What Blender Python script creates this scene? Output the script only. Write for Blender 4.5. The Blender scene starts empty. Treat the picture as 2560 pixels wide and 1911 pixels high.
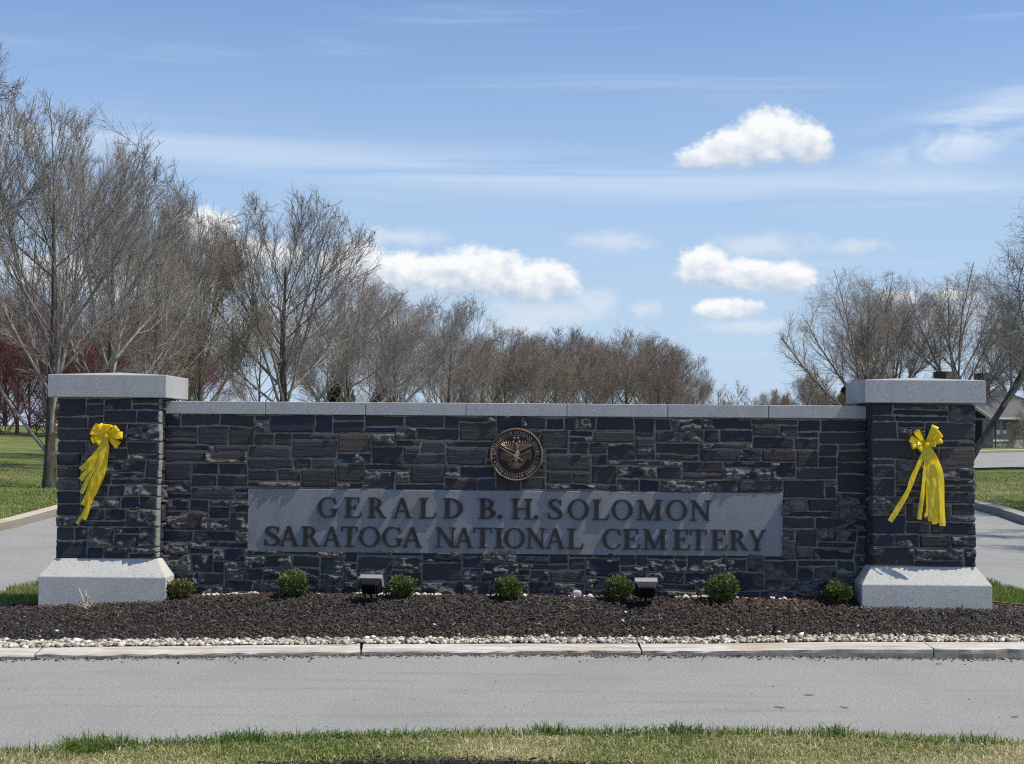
import bpy, bmesh, math, random
import numpy as np
from mathutils import Vector, Matrix, Euler

SC = bpy.context.scene
COL = SC.collection
R = math.radians

# ------------------------------------------------------------------ camera
H_CAM, PITCH, ROLL = 1.65, R(2.13), R(0.43)
cam_d = bpy.data.cameras.new('camera')
cam = bpy.data.objects.new('camera', cam_d)
COL.objects.link(cam)
fw = Vector((0, math.cos(PITCH), math.sin(PITCH)))
r0 = Vector((1, 0, 0)); u0 = r0.cross(fw)
rt = r0 * math.cos(ROLL) + u0 * math.sin(ROLL)
up = -r0 * math.sin(ROLL) + u0 * math.cos(ROLL)
cam.matrix_world = Matrix(((rt.x, up.x, -fw.x, 0), (rt.y, up.y, -fw.y, 0), (rt.z, up.z, -fw.z, H_CAM), (0, 0, 0, 1)))
cam_d.sensor_width = 36.0
cam_d.lens = 49.83
cam_d.clip_start = 0.1
cam_d.clip_end = 3000
SC.camera = cam

# ------------------------------------------------------------------ light
WA = R(1.3)                                   # the sign wall is turned a little: its right end is nearer
SUN_L = Vector((0.53, -0.105, 0.83)).normalized()   # towards the sun, in the wall's own axes (x along, y away, z up)
SUN = Matrix.Rotation(-WA, 3, 'Z') @ SUN_L
EL, AZ = math.asin(SUN.z), math.atan2(SUN.x, SUN.y)
sd = bpy.data.lights.new('sun', 'SUN'); sd.energy = 4.9; sd.angle = R(0.53); sd.color = (1.0, 0.915, 0.765)
so = bpy.data.objects.new('sun', sd); COL.objects.link(so)
so.rotation_euler = SUN.to_track_quat('Z', 'Y').to_euler()
so.location = (30, 0, 50)

SC.view_settings.view_transform = 'Standard'
SC.view_settings.look = 'None'
SC.view_settings.exposure = 0.0
SC.view_settings.gamma = 1.0
SC.view_settings.use_curve_mapping = False
SC.cycles.filter_width = 1.15
SC.cycles.use_denoising = False


class NT:
    """small helper that writes node trees"""
    def __init__(s, tree):
        s.t = tree; s.t.nodes.clear()
    def n(s, typ, **kw):
        nd = s.t.nodes.new(typ)
        for k, v in kw.items(): setattr(nd, k, v)
        return nd
    def put(s, sock, v):
        if v is None: return
        if hasattr(v, 'is_output') or isinstance(v, bpy.types.NodeSocket): s.t.links.new(v, sock)
        else: sock.default_value = v
    def m(s, op, a, b=None, c=None, clamp=False):
        nd = s.n('ShaderNodeMath', operation=op); nd.use_clamp = clamp
        s.put(nd.inputs[0], a); s.put(nd.inputs[1], b); s.put(nd.inputs[2], c)
        return nd.outputs[0]
    def mix(s, f, a, b, blend='MIX'):
        nd = s.n('ShaderNodeMix', data_type='RGBA', blend_type=blend)
        s.put(nd.inputs[0], f)
        for i, v in ((6, a), (7, b)):
            if isinstance(v, (tuple, list)): v = tuple(v) + (1,) * (4 - len(v))
            s.put(nd.inputs[i], v)
        return nd.outputs[2]
    def noise(s, vec, scale, detail=4, rough=0.55, w=None, dist=0.0):
        nd = s.n('ShaderNodeTexNoise')
        if vec is not None: s.put(nd.inputs['Vector'], vec)
        nd.inputs['Scale'].default_value = scale; nd.inputs['Detail'].default_value = detail
        nd.inputs['Roughness'].default_value = rough; nd.inputs['Distortion'].default_value = dist
        return nd.outputs['Fac']
    def ramp(s, fac, stops, interp='LINEAR'):
        nd = s.n('ShaderNodeValToRGB'); s.put(nd.inputs[0], fac)
        cr = nd.color_ramp; cr.interpolation = interp
        while len(cr.elements) < len(stops): cr.elements.new(0.5)
        for e, (p, c) in zip(cr.elements, stops):
            e.position = p
            e.color = tuple(c) + (1,) if isinstance(c, (tuple, list)) and len(c) == 3 else ((c, c, c, 1) if not isinstance(c, (tuple, list)) else c)
        return nd.outputs[0]
    def sstep(s, x, a, b):
        nd = s.n('ShaderNodeMapRange', interpolation_type='SMOOTHSTEP')
        s.put(nd.inputs[0], x); nd.inputs[1].default_value = a; nd.inputs[2].default_value = b
        return nd.outputs[0]
    def scale(s, vec, v):
        nd = s.n('ShaderNodeMapping'); s.put(nd.inputs[0], vec); nd.inputs['Scale'].default_value = v
        return nd
    def bump(s, h, strength, dist):
        nd = s.n('ShaderNodeBump'); nd.inputs['Strength'].default_value = strength; nd.inputs['Distance'].default_value = dist
        s.put(nd.inputs['Height'], h)
        return nd.outputs[0]


# ------------------------------------------------------------------ sky
world = bpy.data.worlds.new('World'); SC.world = world; world.use_nodes = True
w = NT(world.node_tree)
out = w.n('ShaderNodeOutputWorld'); bg = w.n('ShaderNodeBackground'); bg.inputs[1].default_value = 0.10
sky = w.n('ShaderNodeTexSky', sky_type='NISHITA'); sky.sun_disc = False
sky.sun_elevation = EL; sky.sun_rotation = AZ; sky.air_density = 1.0; sky.dust_density = 0.6; sky.ozone_density = 1.5
tc = w.n('ShaderNodeTexCoord'); sep = w.n('ShaderNodeSeparateXYZ'); w.put(sep.inputs[0], tc.outputs['Generated'])
az = w.m('MULTIPLY', w.m('ARCTAN2', sep.outputs[0], sep.outputs[1]), 57.29578)
el = w.m('MULTIPLY', w.m('ARCSINE', sep.outputs[2]), 57.29578)
cmb = w.n('ShaderNodeCombineXYZ'); w.put(cmb.inputs[0], az); w.put(cmb.inputs[1], w.m('MULTIPLY', el, 1.35))
P = cmb.outputs[0]
def off(v):
    nd = w.n('ShaderNodeVectorMath', operation='ADD'); w.put(nd.inputs[0], P); nd.inputs[1].default_value = v; return nd.outputs[0]
nb = w.noise(P, 0.95, 6, 0.60)
nb2 = w.noise(off((0.32, 0.40, 0)), 0.95, 6, 0.60)
ns = w.noise(off((40, 7, 0)), 0.55, 3, 0.5)
CL = [(10.3, 11.6, 1.9, 1.40, 1), (11.75, 11.35, 1.2, 1.05, 1), (8.8, 11.25, 1.7, 1.0, 1), (7.6, 11.0, 1.3, 0.6, 0.95),
      (-4.28, 6.3, 2.43, 1.18, 1), (-1.47, 6.3, 2.7, 1.30, 1), (1.0, 6.0, 1.95, 1.15, 1), (-6.4, 6.5, 2.0, 1.2, 1),
      (7.75, 6.6, 1.25, 1.0, 1), (9.3, 6.3, 1.9, 0.86, 1), (11.1, 6.15, 1.3, 0.85, 1),
      (8.7, 5.0, 1.5, 0.60, 1), (-12.28, 7.93, 1.5, 0.97, 1), (-10.19, 6.91, 2.81, 1.12, 0.8), (-14.29, 5.33, 4.12, 1.31, 0.75),
      (-17.94, 5.91, 3.74, 1.5, 0.6), 
      (15.24, 5.25, 1.4, 0.6, 0.8), (17.32, 5.48, 1.68, 0.6, 0.6),
      (34, 8, 5, 1.8, 1), (48, 6.5, 6, 1.6, .9), (-36, 9, 5, 2.0, 1), (-55, 7, 6, 1.8, .9), (80, 9, 7, 2.2, 1), (-90, 10, 7, 2.4, 1), (130, 9, 8, 2.2, 1), (-140, 8, 8, 2.2, 1), (172, 9, 6, 2, 1)]
TL = [(3.4, 5.3, 1.3, 0.75, 1), (1.4, 4.9, 3.2, 0.75, 1), (0.2, 4.4, 2.2, 0.7, 1), (5.3, 5.1, 1.0, .5, .9), (9.9, 7.6, 2.6, .7, 1), (4.0, 7.8, 2.6, .6, .9), (-4.6, 7.9, 3.0, .6, .9), (13.5, 7.5, 2.6, .5, .8),
      (9.5, 4.4, 4.0, .5, .8), (-9, 4.5, 7, 1.6, 1), (17, 4.6, 3.5, 1.0, 1), (28, 7, 6, 1, 1), (-30, 6, 6, 1.2, 1), (60, 7, 9, 1.4, 1), (-75, 7, 9, 1.4, 1), (110, 7, 9, 1.4, 1), (-120, 7, 9, 1.4, 1), (155, 7, 9, 1.4, 1), (-165, 7, 9, 1.4, 1)]
def lobe(a0, e0, rx, ry, st, flat=1.45):
    dx = w.m('DIVIDE', w.m('SUBTRACT', az, a0), rx)
    dy = w.m('DIVIDE', w.m('SUBTRACT', el, e0), ry)
    dyn = w.m('MULTIPLY', w.m('MINIMUM', dy, 0.0), flat)     # flatter base
    dyp = w.m('MAXIMUM', dy, 0.0)
    d2 = w.m('ADD', w.m('MULTIPLY', dx, dx), w.m('ADD', w.m('MULTIPLY', dyp, dyp), w.m('MULTIPLY', dyn, dyn)))
    return w.m('SUBTRACT', st, w.m('SQRT', d2)), dy
body = None
for c_ in CL:
    e, dy = lobe(*c_)
    wt = w.m('POWER', 2.718, w.m('MULTIPLY', e, 5.0)); wd = w.m('MULTIPLY', wt, dy)
    if body is None: body, ws, wh = e, wt, wd
    else: body, ws, wh = w.m('SMOOTH_MAX', e, body, 0.16), w.m('ADD', ws, wt), w.m('ADD', wh, wd)
hgt = w.m('DIVIDE', wh, w.m('MAXIMUM', ws, 1e-30))
hgt = w.m('MINIMUM', w.m('MAXIMUM', hgt, -1.5), 1.5)
thin = None
for c_ in TL:
    e, _ = lobe(*c_, flat=1.0); thin = e if thin is None else w.m('SMOOTH_MAX', e, thin, 0.2)
nfine = w.noise(off((3, 91, 0)), 3.2, 5, 0.6)
dens = w.m('ADD', w.m('MULTIPLY', body, 1.45), w.m('ADD', w.m('MULTIPLY', w.m('SUBTRACT', nb, 0.46), 1.3), w.m('MULTIPLY', w.m('SUBTRACT', nfine, 0.5), 0.55)))
edge = w.n('ShaderNodeMapRange', interpolation_type='SMOOTHSTEP')
w.put(edge.inputs[0], dens)
# the lower side of each cloud is softer than its crown
w.put(edge.inputs[1], w.m('ADD', -0.06, w.m('MULTIPLY', w.m('MINIMUM', hgt, 0.0), 0.34)))
w.put(edge.inputs[2], w.m('SUBTRACT', 0.50, w.m('MULTIPLY', w.m('MINIMUM', hgt, 0.0), 1.05)))
mask = edge.outputs[0]
relief = w.m('MULTIPLY', w.m('SUBTRACT', nb, nb2), 1.5)
tmask = w.m('MULTIPLY', w.sstep(w.m('ADD', thin, w.m('MULTIPLY', w.m('SUBTRACT', nb, 0.5), 1.5)), -0.05, 0.85), 0.62)
lum = w.m('ADD', w.m('ADD', 0.58, relief), w.m('ADD', w.m('MULTIPLY', hgt, 0.95), w.m('MULTIPLY', w.m('SUBTRACT', ns, 0.5), 0.5)), clamp=True)
ccol = w.mix(lum, (5.0, 5.9, 7.3), (9.7, 9.8, 9.9))
# thin high cloud: long streaks, slightly tilted
mp = w.scale(P, (0.045, 0.62, 1)); mp.inputs['Rotation'].default_value = (0, 0, R(-3))
st1 = w.noise(mp.outputs[0], 1.0, 6, 0.62, dist=0.6)
mp2 = w.scale(P, (0.16, 0.50, 1)); mp2.inputs['Rotation'].default_value = (0, 0, R(16)); mp2.inputs['Location'].default_value = (4, 9, 0)
st2 = w.noise(mp2.outputs[0], 1.0, 6, 0.6, dist=0.8)
def band(x, c, hw):
    q = w.m('DIVIDE', w.m('SUBTRACT', x, c), hw)
    return w.m('POWER', 2.718, w.m('MULTIPLY', w.m('MULTIPLY', q, q), -1.0))
b1 = band(w.m('ADD', el, w.m('MULTIPLY', az, 0.045)), 10.5, 0.85)
c1 = w.m('MULTIPLY', w.m('MULTIPLY', b1, w.sstep(st1, 0.30, 0.62)), 0.42)
c2 = w.m('MULTIPLY', w.sstep(st1, 0.50, 0.85), 0.26)
b3 = w.m('MULTIPLY', band(w.m('SUBTRACT', el, w.m('MULTIPLY', w.m('SUBTRACT', az, 17.5), 0.30)), 11.6, 1.2), band(az, 18.5, 4.2))
c3 = w.m('MULTIPLY', w.m('MULTIPLY', b3, w.sstep(st2, 0.36, 0.64)), 0.75)
veil = w.m('MULTIPLY', w.sstep(el, 11.0, 0.0), 0.14)
cir = w.m('MAXIMUM', w.m('ADD', w.m('MAXIMUM', c1, c2), veil), c3)
skyc = w.mix(1.0, sky.outputs[0], (0.90, 1.13, 1.46), 'MULTIPLY')
skyc = w.mix(w.m('MULTIPLY', w.sstep(el, 24.0, 0.0), 0.92), skyc, (4.75, 6.4, 8.5))
skyc = w.mix(cir, skyc, (8.2, 8.9, 9.8))
skyc = w.mix(tmask, skyc, (7.6, 8.15, 8.9))
fin = w.mix(w.m('MULTIPLY', mask, 0.97), skyc, ccol)
w.put(bg.inputs[0], fin)
w.t.links.new(bg.outputs[0], out.inputs[0])

# ------------------------------------------------------------------ helpers
def vhash(ix, iy, seed):
    n = (ix.astype(np.int64) * 374761393 + iy.astype(np.int64) * 668265263 + seed * 1442695041) & 0xFFFFFFFF
    n = ((n ^ (n >> 13)) * 1274126177) & 0xFFFFFFFF
    return ((n ^ (n >> 16)) & 0xFFFF) / 65535.0

def vnoise(x, y, seed=0):
    x = np.asarray(x, float); y = np.asarray(y, float)
    ix, iy = np.floor(x), np.floor(y); fx, fy = x - ix, y - iy
    fx = fx * fx * (3 - 2 * fx); fy = fy * fy * (3 - 2 * fy)
    a, b = vhash(ix, iy, seed), vhash(ix + 1, iy, seed); c, d = vhash(ix, iy + 1, seed), vhash(ix + 1, iy + 1, seed)
    return (a * (1 - fx) + b * fx) * (1 - fy) + (c * (1 - fx) + d * fx) * fy

def fbm(x, y, seed=0, oc=3):
    s, a, t = 0, 1.0, 0
    for o in range(oc):
        s = s + a * vnoise(np.asarray(x) * 2 ** o, np.asarray(y) * 2 ** o, seed + o); t += a; a *= 0.5
    return s / t

def link(name, me, mat=None, parent=None, smooth=False):
    o = bpy.data.objects.new(name, me); COL.objects.link(o)
    if mat is not None and not me.materials: me.materials.append(mat)
    if smooth: me.polygons.foreach_set('use_smooth', [True] * len(me.polygons))
    if parent is not None: o.parent = parent
    return o

def mesh_np(name, V, quads=None, tris=None, tint=None):
    me = bpy.data.meshes.new(name); V = np.asarray(V, np.float32).reshape(-1, 3)
    me.vertices.add(len(V)); me.vertices.foreach_set('co', V.ravel())
    L, S, n = [], [], 0
    for F, k in ((quads, 4), (tris, 3)):
        if F is None or len(F) == 0: continue
        F = np.asarray(F, np.int32).reshape(-1, k)
        L.append(F.ravel()); S.append(np.arange(len(F), dtype=np.int32) * k + n); n += F.size
    L = np.concatenate(L); S = np.concatenate(S)
    me.loops.add(len(L)); me.loops.foreach_set('vertex_index', L)
    me.polygons.add(len(S)); me.polygons.foreach_set('loop_start', S)
    me.update(calc_edges=True)
    if tint is not None:
        at = me.attributes.new('tint', 'FLOAT', 'POINT'); at.data.foreach_set('value', np.asarray(tint, np.float32).ravel())
    me.validate()
    return me

def py_mesh(name, verts, faces):
    me = bpy.data.meshes.new(name); me.from_pydata([tuple(v) for v in verts], [], faces); me.update(); return me

def tag(o, label=None, cat=None, group=None, kind=None):
    if label: o['label'] = label
    if cat: o['category'] = cat
    if group: o['group'] = group
    if kind: o['kind'] = kind
    return o

WM = Matrix.Translation((0, 12.45, 0)) @ Matrix.Rotation(-WA, 4, 'Z')     # wall axes -> world
def wpt(x, y, z): return WM @ Vector((x, y, z))

def thing(name, label, cat, base=(0, 0, 0), group=None, wall_axes=True):
    """an Empty at the thing's base; in wall axes unless told otherwise"""
    o = bpy.data.objects.new(name, None); COL.objects.link(o); o.empty_display_size = 0.1
    if wall_axes:
        o.location = wpt(*base); o.rotation_euler = (0, 0, -WA)
    else: o.location = base
    o['base'] = tuple(base)
    return tag(o, label, cat, group)

def part(name, me, mat, parent, shift=None, smooth=False):
    """mesh given in the parent's axes with absolute coordinates; shifted to the parent's base"""
    b = shift if shift is not None else parent.get('base', (0, 0, 0))
    co = np.empty(len(me.vertices) * 3, np.float32); me.vertices.foreach_get('co', co)
    co = co.reshape(-1, 3) - np.asarray(b, np.float32); me.vertices.foreach_set('co', co.ravel()); me.update()
    return link(name, me, mat, parent, smooth)

class MB:
    """collects simple solids into one mesh"""
    def __init__(s): s.v = []; s.f = []
    def add(s, V, F):
        b = len(s.v); s.v += [tuple(p) for p in V]; s.f += [tuple(i + b for i in f) for f in F]; return s
    def box(s, x0, x1, y0, y1, z0, z1, M=None):
        V = [Vector((x, y, z)) for z in (z0, z1) for (x, y) in ((x0, y0), (x1, y0), (x1, y1), (x0, y1))]
        if M is not None: V = [M @ p for p in V]
        return s.add(V, [(3, 2, 1, 0), (4, 5, 6, 7), (0, 1, 5, 4), (1, 2, 6, 5), (2, 3, 7, 6), (3, 0, 4, 7)])
    def tube(s, pts, rad, n=6, cap=True):
        pts = [Vector(p) for p in pts]; rad = rad if isinstance(rad, (list, tuple)) else [rad] * len(pts)
        V, F = [], []
        for i, p in enumerate(pts):
            t = (pts[min(i + 1, len(pts) - 1)] - pts[max(i - 1, 0)]).normalized()
            a = Vector((0, 0, 1)) if abs(t.z) < 0.9 else Vector((1, 0, 0))
            e1 = t.cross(a).normalized(); e2 = t.cross(e1)
            for k in range(n):
                q = 2 * math.pi * k / n; V.append(p + (e1 * math.cos(q) + e2 * math.sin(q)) * rad[i])
        for i in range(len(pts) - 1):
            for k in range(n):
                a, b = i * n + k, i * n + (k + 1) % n; F.append((a, b, b + n, a + n))
        if cap: F.append(tuple(range(n))[::-1]); F.append(tuple(range((len(pts) - 1) * n, len(pts) * n)))
        return s.add(V, F)
    def lathe(s, prof, n=12, c=(0, 0, 0), axis='Z'):
        V, F = [], []
        for (r, h) in prof:
            for k in range(n):
                q = 2 * math.pi * k / n
                p = (r * math.cos(q), r * math.sin(q), h) if axis == 'Z' else (r * math.cos(q), h, r * math.sin(q))
                V.append((c[0] + p[0], c[1] + p[1], c[2] + p[2]))
        m = len(prof)
        for i in range(m - 1):
            for k in range(n):
                a, b = i * n + k, i * n + (k + 1) % n; F.append((a, b, b + n, a + n) if axis == 'Z' else (a, a + n, b + n, b))
        F.append(tuple(range(n))[::-1] if axis == 'Z' else tuple(range(n)))
        F.append(tuple(range((m - 1) * n, m * n)) if axis == 'Z' else tuple(range((m - 1) * n, m * n))[::-1])
        return s.add(V, F)
    def mesh(s, name='mesh', bevel=0, segs=1):
        me = py_mesh(name, s.v, s.f)
        if bevel:
            bm = bmesh.new(); bm.from_mesh(me)
            bmesh.ops.bevel(bm, geom=[e for e in bm.edges], offset=bevel, segments=segs, affect='EDGES', profile=0.6)
            bm.to_mesh(me); bm.free()
        return me

# ------------------------------------------------------------------ materials
def new_mat(name):
    m = bpy.data.materials.new(name); m.use_nodes = True; t = NT(m.node_tree)
    o = t.n('ShaderNodeOutputMaterial'); b = t.n('ShaderNodeBsdfPrincipled'); t.t.links.new(b.outputs[0], o.inputs[0])
    b.inputs['Specular IOR Level'].default_value = 0.3
    return m, t, b

def simple(name, col, rough=0.6, metal=0.0, var=0.0, scale=20, bump=0.0, bs=80):
    m, t, b = new_mat(name)
    b.inputs['Roughness'].default_value = rough; b.inputs['Metallic'].default_value = metal
    tcn = t.n('ShaderNodeTexCoord')
    if var:
        f = t.noise(tcn.outputs['Object'], scale, 5, 0.6)
        lo = tuple(c * (1 - var) for c in col); hi = tuple(min(1, c * (1 + var)) for c in col)
        t.put(b.inputs['Base Color'], t.ramp(f, [(0.28, lo), (0.72, hi)]))
    else: b.inputs['Base Color'].default_value = tuple(col) + (1,)
    if bump: t.put(b.inputs['Normal'], t.bump(t.noise(tcn.outputs['Object'], bs, 4, 0.6), 0.6, bump))
    return m

def tinted(name, stops, rough=0.7, translucent=0.0, spec=0.2):
    m, t, b = new_mat(name)
    a = t.n('ShaderNodeAttribute', attribute_name='tint')
    c = t.ramp(a.outputs['Fac'], stops); t.put(b.inputs['Base Color'], c)
    b.inputs['Roughness'].default_value = rough; b.inputs['Specular IOR Level'].default_value = spec
    if translucent:
        tr = t.n('ShaderNodeBsdfTranslucent'); t.put(tr.inputs[0], c)
        mx = t.n('ShaderNodeMixShader'); mx.inputs[0].default_value = translucent
        o = [n for n in t.t.nodes if n.type == 'OUTPUT_MATERIAL'][0]
        t.t.links.new(b.outputs[0], mx.inputs[1]); t.t.links.new(tr.outputs[0], mx.inputs[2]); t.t.links.new(mx.outputs[0], o.inputs[0])
    return m

def granite(name, dark, mid, light, rough=0.75, stain=None, bump=0.0015, drip=0.16):
    m, t, b = new_mat(name); g = t.n('ShaderNodeNewGeometry'); p = g.outputs['Position']
    f = t.noise(p, 170, 3, 0.8); f2 = t.noise(p, 55, 3, 0.6); f3 = t.noise(p, 4, 4, 0.6)
    c = t.ramp(f, [(0.30, dark), (0.48, mid), (0.66, light)])
    c = t.mix(t.m('MULTIPLY', t.sstep(f2, 0.52, 0.75), 0.5), c, dark)
    c = t.mix(t.m('MULTIPLY', t.sstep(f3, 0.42, 0.7), 0.34), c, stain or mid)
    f5 = t.noise(t.scale(p, (9, 9, 0.9)).outputs[0], 1.0, 4, 0.65)
    c = t.mix(t.m('MULTIPLY', t.sstep(f5, 0.50, 0.72), drip), c, dark)
    t.put(b.inputs['Base Color'], c); b.inputs['Roughness'].default_value = rough
    t.put(b.inputs['Normal'], t.bump(f, 0.5, bump))
    return m

M_GRANITE = granite('granite', (0.18, 0.182, 0.185), (0.345, 0.35, 0.355), (0.58, 0.585, 0.58), stain=(0.44, 0.44, 0.42))
M_PLINTH = granite('plinth_granite', (0.24, 0.237, 0.225), (0.47, 0.465, 0.435), (0.74, 0.735, 0.70), stain=(0.62, 0.605, 0.50), bump=0.003, drip=0.2)
M_PLAQUE = granite('plaque_granite', (0.125, 0.132, 0.143), (0.222, 0.233, 0.247), (0.325, 0.337, 0.350), stain=(0.145, 0.155, 0.168), bump=0.0006, drip=0.3)

def stone_mat():
    m, t, b = new_mat('fieldstone')
    oi = t.n('ShaderNodeObjectInfo'); tcn = t.n('ShaderNodeTexCoord'); g = t.n('ShaderNodeNewGeometry')
    base = t.mix(1.0, (0.74, 0.75, 0.80), t.ramp(oi.outputs['Random'], [(0.0, (0.036, 0.041, 0.056)), (0.13, (0.047, 0.050, 0.060)), (0.26, (0.031, 0.036, 0.051)), (0.38, (0.055, 0.054, 0.053)),
                                         (0.50, (0.039, 0.042, 0.050)), (0.60, (0.058, 0.061, 0.066)), (0.70, (0.034, 0.039, 0.053)), (0.78, (0.050, 0.050, 0.050)),
                                         (0.86, (0.054, 0.047, 0.047)), (0.93, (0.060, 0.069, 0.068)), (0.985, (0.10, 0.075, 0.064))], 'CONSTANT'), 'MULTIPLY')
    mp = t.scale(g.outputs['Position'], (4, 4, 60))
    strata = t.noise(mp.outputs[0], 1.0, 5, 0.65)
    c = t.mix(t.m('MULTIPLY', t.sstep(strata, 0.5, 0.75), 0.5), base, t.mix(1.0, base, (1.9, 1.85, 1.8), 'MULTIPLY'))
    c = t.mix(t.m('MULTIPLY', t.sstep(strata, 0.5, 0.25), 0.45), c, (0.018, 0.019, 0.024))
    grain = t.noise(g.outputs['Position'], 60, 4, 0.7)
    c = t.mix(t.m('MULTIPLY', t.sstep(grain, 0.55, 0.78), 0.4), c, (0.15, 0.15, 0.145))
    # freshly broken faces (proud, rough relief) are paler than the cleft bed faces
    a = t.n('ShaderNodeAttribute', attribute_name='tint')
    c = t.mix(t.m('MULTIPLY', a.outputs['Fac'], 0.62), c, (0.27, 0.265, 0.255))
    # lime bloom that has run down near the ground
    z = t.n('ShaderNodeSeparateXYZ'); t.put(z.inputs[0], g.outputs['Position'])
    bl = t.noise(t.scale(g.outputs['Position'], (5, 5, 1.6)).outputs[0], 1.0, 4, 0.6)
    bloom = t.m('MULTIPLY', t.sstep(z.outputs[2], 0.62, 0.25), t.sstep(bl, 0.52, 0.74))
    c = t.mix(t.m('MULTIPLY', bloom, 0.35), c, (0.27, 0.28, 0.30))
    t.put(b.inputs['Base Color'], c); b.inputs['Roughness'].default_value = 0.72
    h = t.m('ADD', t.m('MULTIPLY', strata, 0.6), t.m('MULTIPLY', grain, 0.4))
    t.put(b.inputs['Normal'], t.bump(h, 0.9, 0.014))
    return m
M_STONE = stone_mat()
M_MORTAR = simple('mortar', (0.220, 0.205, 0.180), 0.95, var=0.3, scale=30, bump=0.004, bs=120)
M_BRONZE = simple('dark_bronze', (0.036, 0.032, 0.032), 0.42, 0.4, var=0.25, scale=30)
M_SEALDARK = simple('seal_field', (0.022, 0.018, 0.016), 0.5, 0.3, var=0.2, scale=40)
M_SEALGOLD = simple('seal_bronze', (0.30, 0.215, 0.155), 0.42, 0.55, var=0.2, scale=60)
M_LAMP = simple('lamp_black', (0.012, 0.012, 0.013), 0.5, 0.2)
M_LAMPTOP = simple('lamp_weathered_top', (0.34, 0.34, 0.345), 0.45, 0.3, var=0.1)  # pale grey for lens frame and rim, against the black housing
M_LAMPGLASS = simple('lamp_glass', (0.05, 0.06, 0.06), 0.08, 0.0)

# ------------------------------------------------------------------ terrain
def hbase(Y):
    return np.interp(Y, [-40, 14, 110, 900], [0, 0, 1.25, 1.25])
def terr(X, Y):
    X = np.asarray(X, float); Y = np.asarray(Y, float)
    return hbase(Y) + 0.038 * np.clip(-9 - X, 0, 24) * np.clip((Y - 20) / 30, 0, 1)

def sheet(name, xs, ys, zf, mat, lift=0.0, mask=None, kind='structure', smooth=True):
    X, Y = np.meshgrid(np.asarray(xs, float), np.asarray(ys, float)); Z = zf(X, Y) + lift
    V = np.stack([X, Y, Z], -1).reshape(-1, 3); nx, ny = len(xs), len(ys)
    i = np.arange(nx - 1)[None, :] + nx * np.arange(ny - 1)[:, None]
    Q = np.stack([i, i + 1, i + 1 + nx, i + nx], -1).reshape(-1, 4)
    me = mesh_np(name, V, Q); o = link(name, me, mat, None, smooth)
    if kind: o['kind'] = kind
    return o

def lawn_mat(name, cols, dry):
    m, t, b = new_mat(name); g = t.n('ShaderNodeNewGeometry'); p = g.outputs['Position']
    f = t.noise(p, 26, 5, 0.7); f2 = t.noise(p, 0.55, 5, 0.62); f3 = t.noise(p, 3.1, 4, 0.6)
    c = t.ramp(f, [(0.3, cols[0]), (0.5, cols[1]), (0.72, cols[2])])
    c = t.mix(t.m('MULTIPLY', t.sstep(f2, 0.44, 0.66), 0.75), c, t.mix(t.sstep(f, .3, .7), dry, tuple(v * 1.5 for v in dry)))
    c = t.mix(t.m('MULTIPLY', t.sstep(f3, 0.5, 0.75), 0.35), c, cols[0])
    t.put(b.inputs['Base Color'], c); b.inputs['Roughness'].default_value = 0.95; b.inputs['Specular IOR Level'].default_value = 0.1
    t.put(b.inputs['Normal'], t.bump(f, 0.8, 0.05))
    return m
M_LAWN = lawn_mat('lawn', ((0.064, 0.096, 0.024), (0.122, 0.160, 0.046), (0.195, 0.218, 0.078)), (0.20, 0.180, 0.085))

def asphalt():
    m, t, b = new_mat('asphalt'); g = t.n('ShaderNodeNewGeometry'); p = g.outputs['Position']
    f = t.noise(p, 62, 5, 0.85); f2 = t.noise(p, 0.8, 5, 0.6); f3 = t.noise(t.scale(p, (0.5, 5, 1)).outputs[0], 1.0, 5, 0.6); f4 = t.noise(p, 45, 4, 0.8)
    c = t.ramp(f, [(0.27, (0.105, 0.105, 0.099)), (0.47, (0.262, 0.262, 0.248)), (0.70, (0.48, 0.478, 0.452))])
    c = t.mix(t.m('MULTIPLY', t.sstep(f4, 0.46, 0.66), 0.35), c, (0.19, 0.187, 0.183))
    c = t.mix(t.m('MULTIPLY', t.sstep(f2, 0.4, 0.7), 0.34), c, (0.20, 0.199, 0.19))
    c = t.mix(t.m('MULTIPLY', t.sstep(f3, 0.5, 0.72), 0.36), c, (0.185, 0.182, 0.178))
    t.put(b.inputs['Base Color'], c); b.inputs['Roughness'].default_value = 0.88
    t.put(b.inputs['Normal'], t.bump(f, 0.7, 0.004))
    return m
M_ASPHALT = asphalt()
M_SOIL = simple('mulch_soil', (0.018, 0.014, 0.011), 0.95, var=0.5, scale=18, bump=0.03, bs=40)

ground = sheet('ground', [-700, -300, -120, -60, -33, -27, -21, -15, -12, -9, 0, 9, 30, 60, 120, 300, 700],
               [-60, -30, 0, 14, 20, 25, 30, 35, 40, 45, 50, 60, 75, 90, 110, 200, 900], terr, M_LAWN, -0.03)
road = sheet('road', [-8.1, 0, 9.5], [-30, 0, 14, 20, 25, 30, 35, 40, 45, 50, 60, 75, 90], lambda X, Y: terr(X, Y), M_ASPHALT, -0.016)
# the drives run straight back; the cross road opens to the right in front of the building
sheet('near_road', [-60, -30, -8.098], [6.5, 9, 12, 16], lambda X, Y: 0 * X - 0.018, M_ASPHALT, 0.0)
sheet('near_road', [9.502, 30, 60], [6.5, 9, 12, 16], lambda X, Y: 0 * X - 0.018, M_ASPHALT, 0.0)

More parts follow.
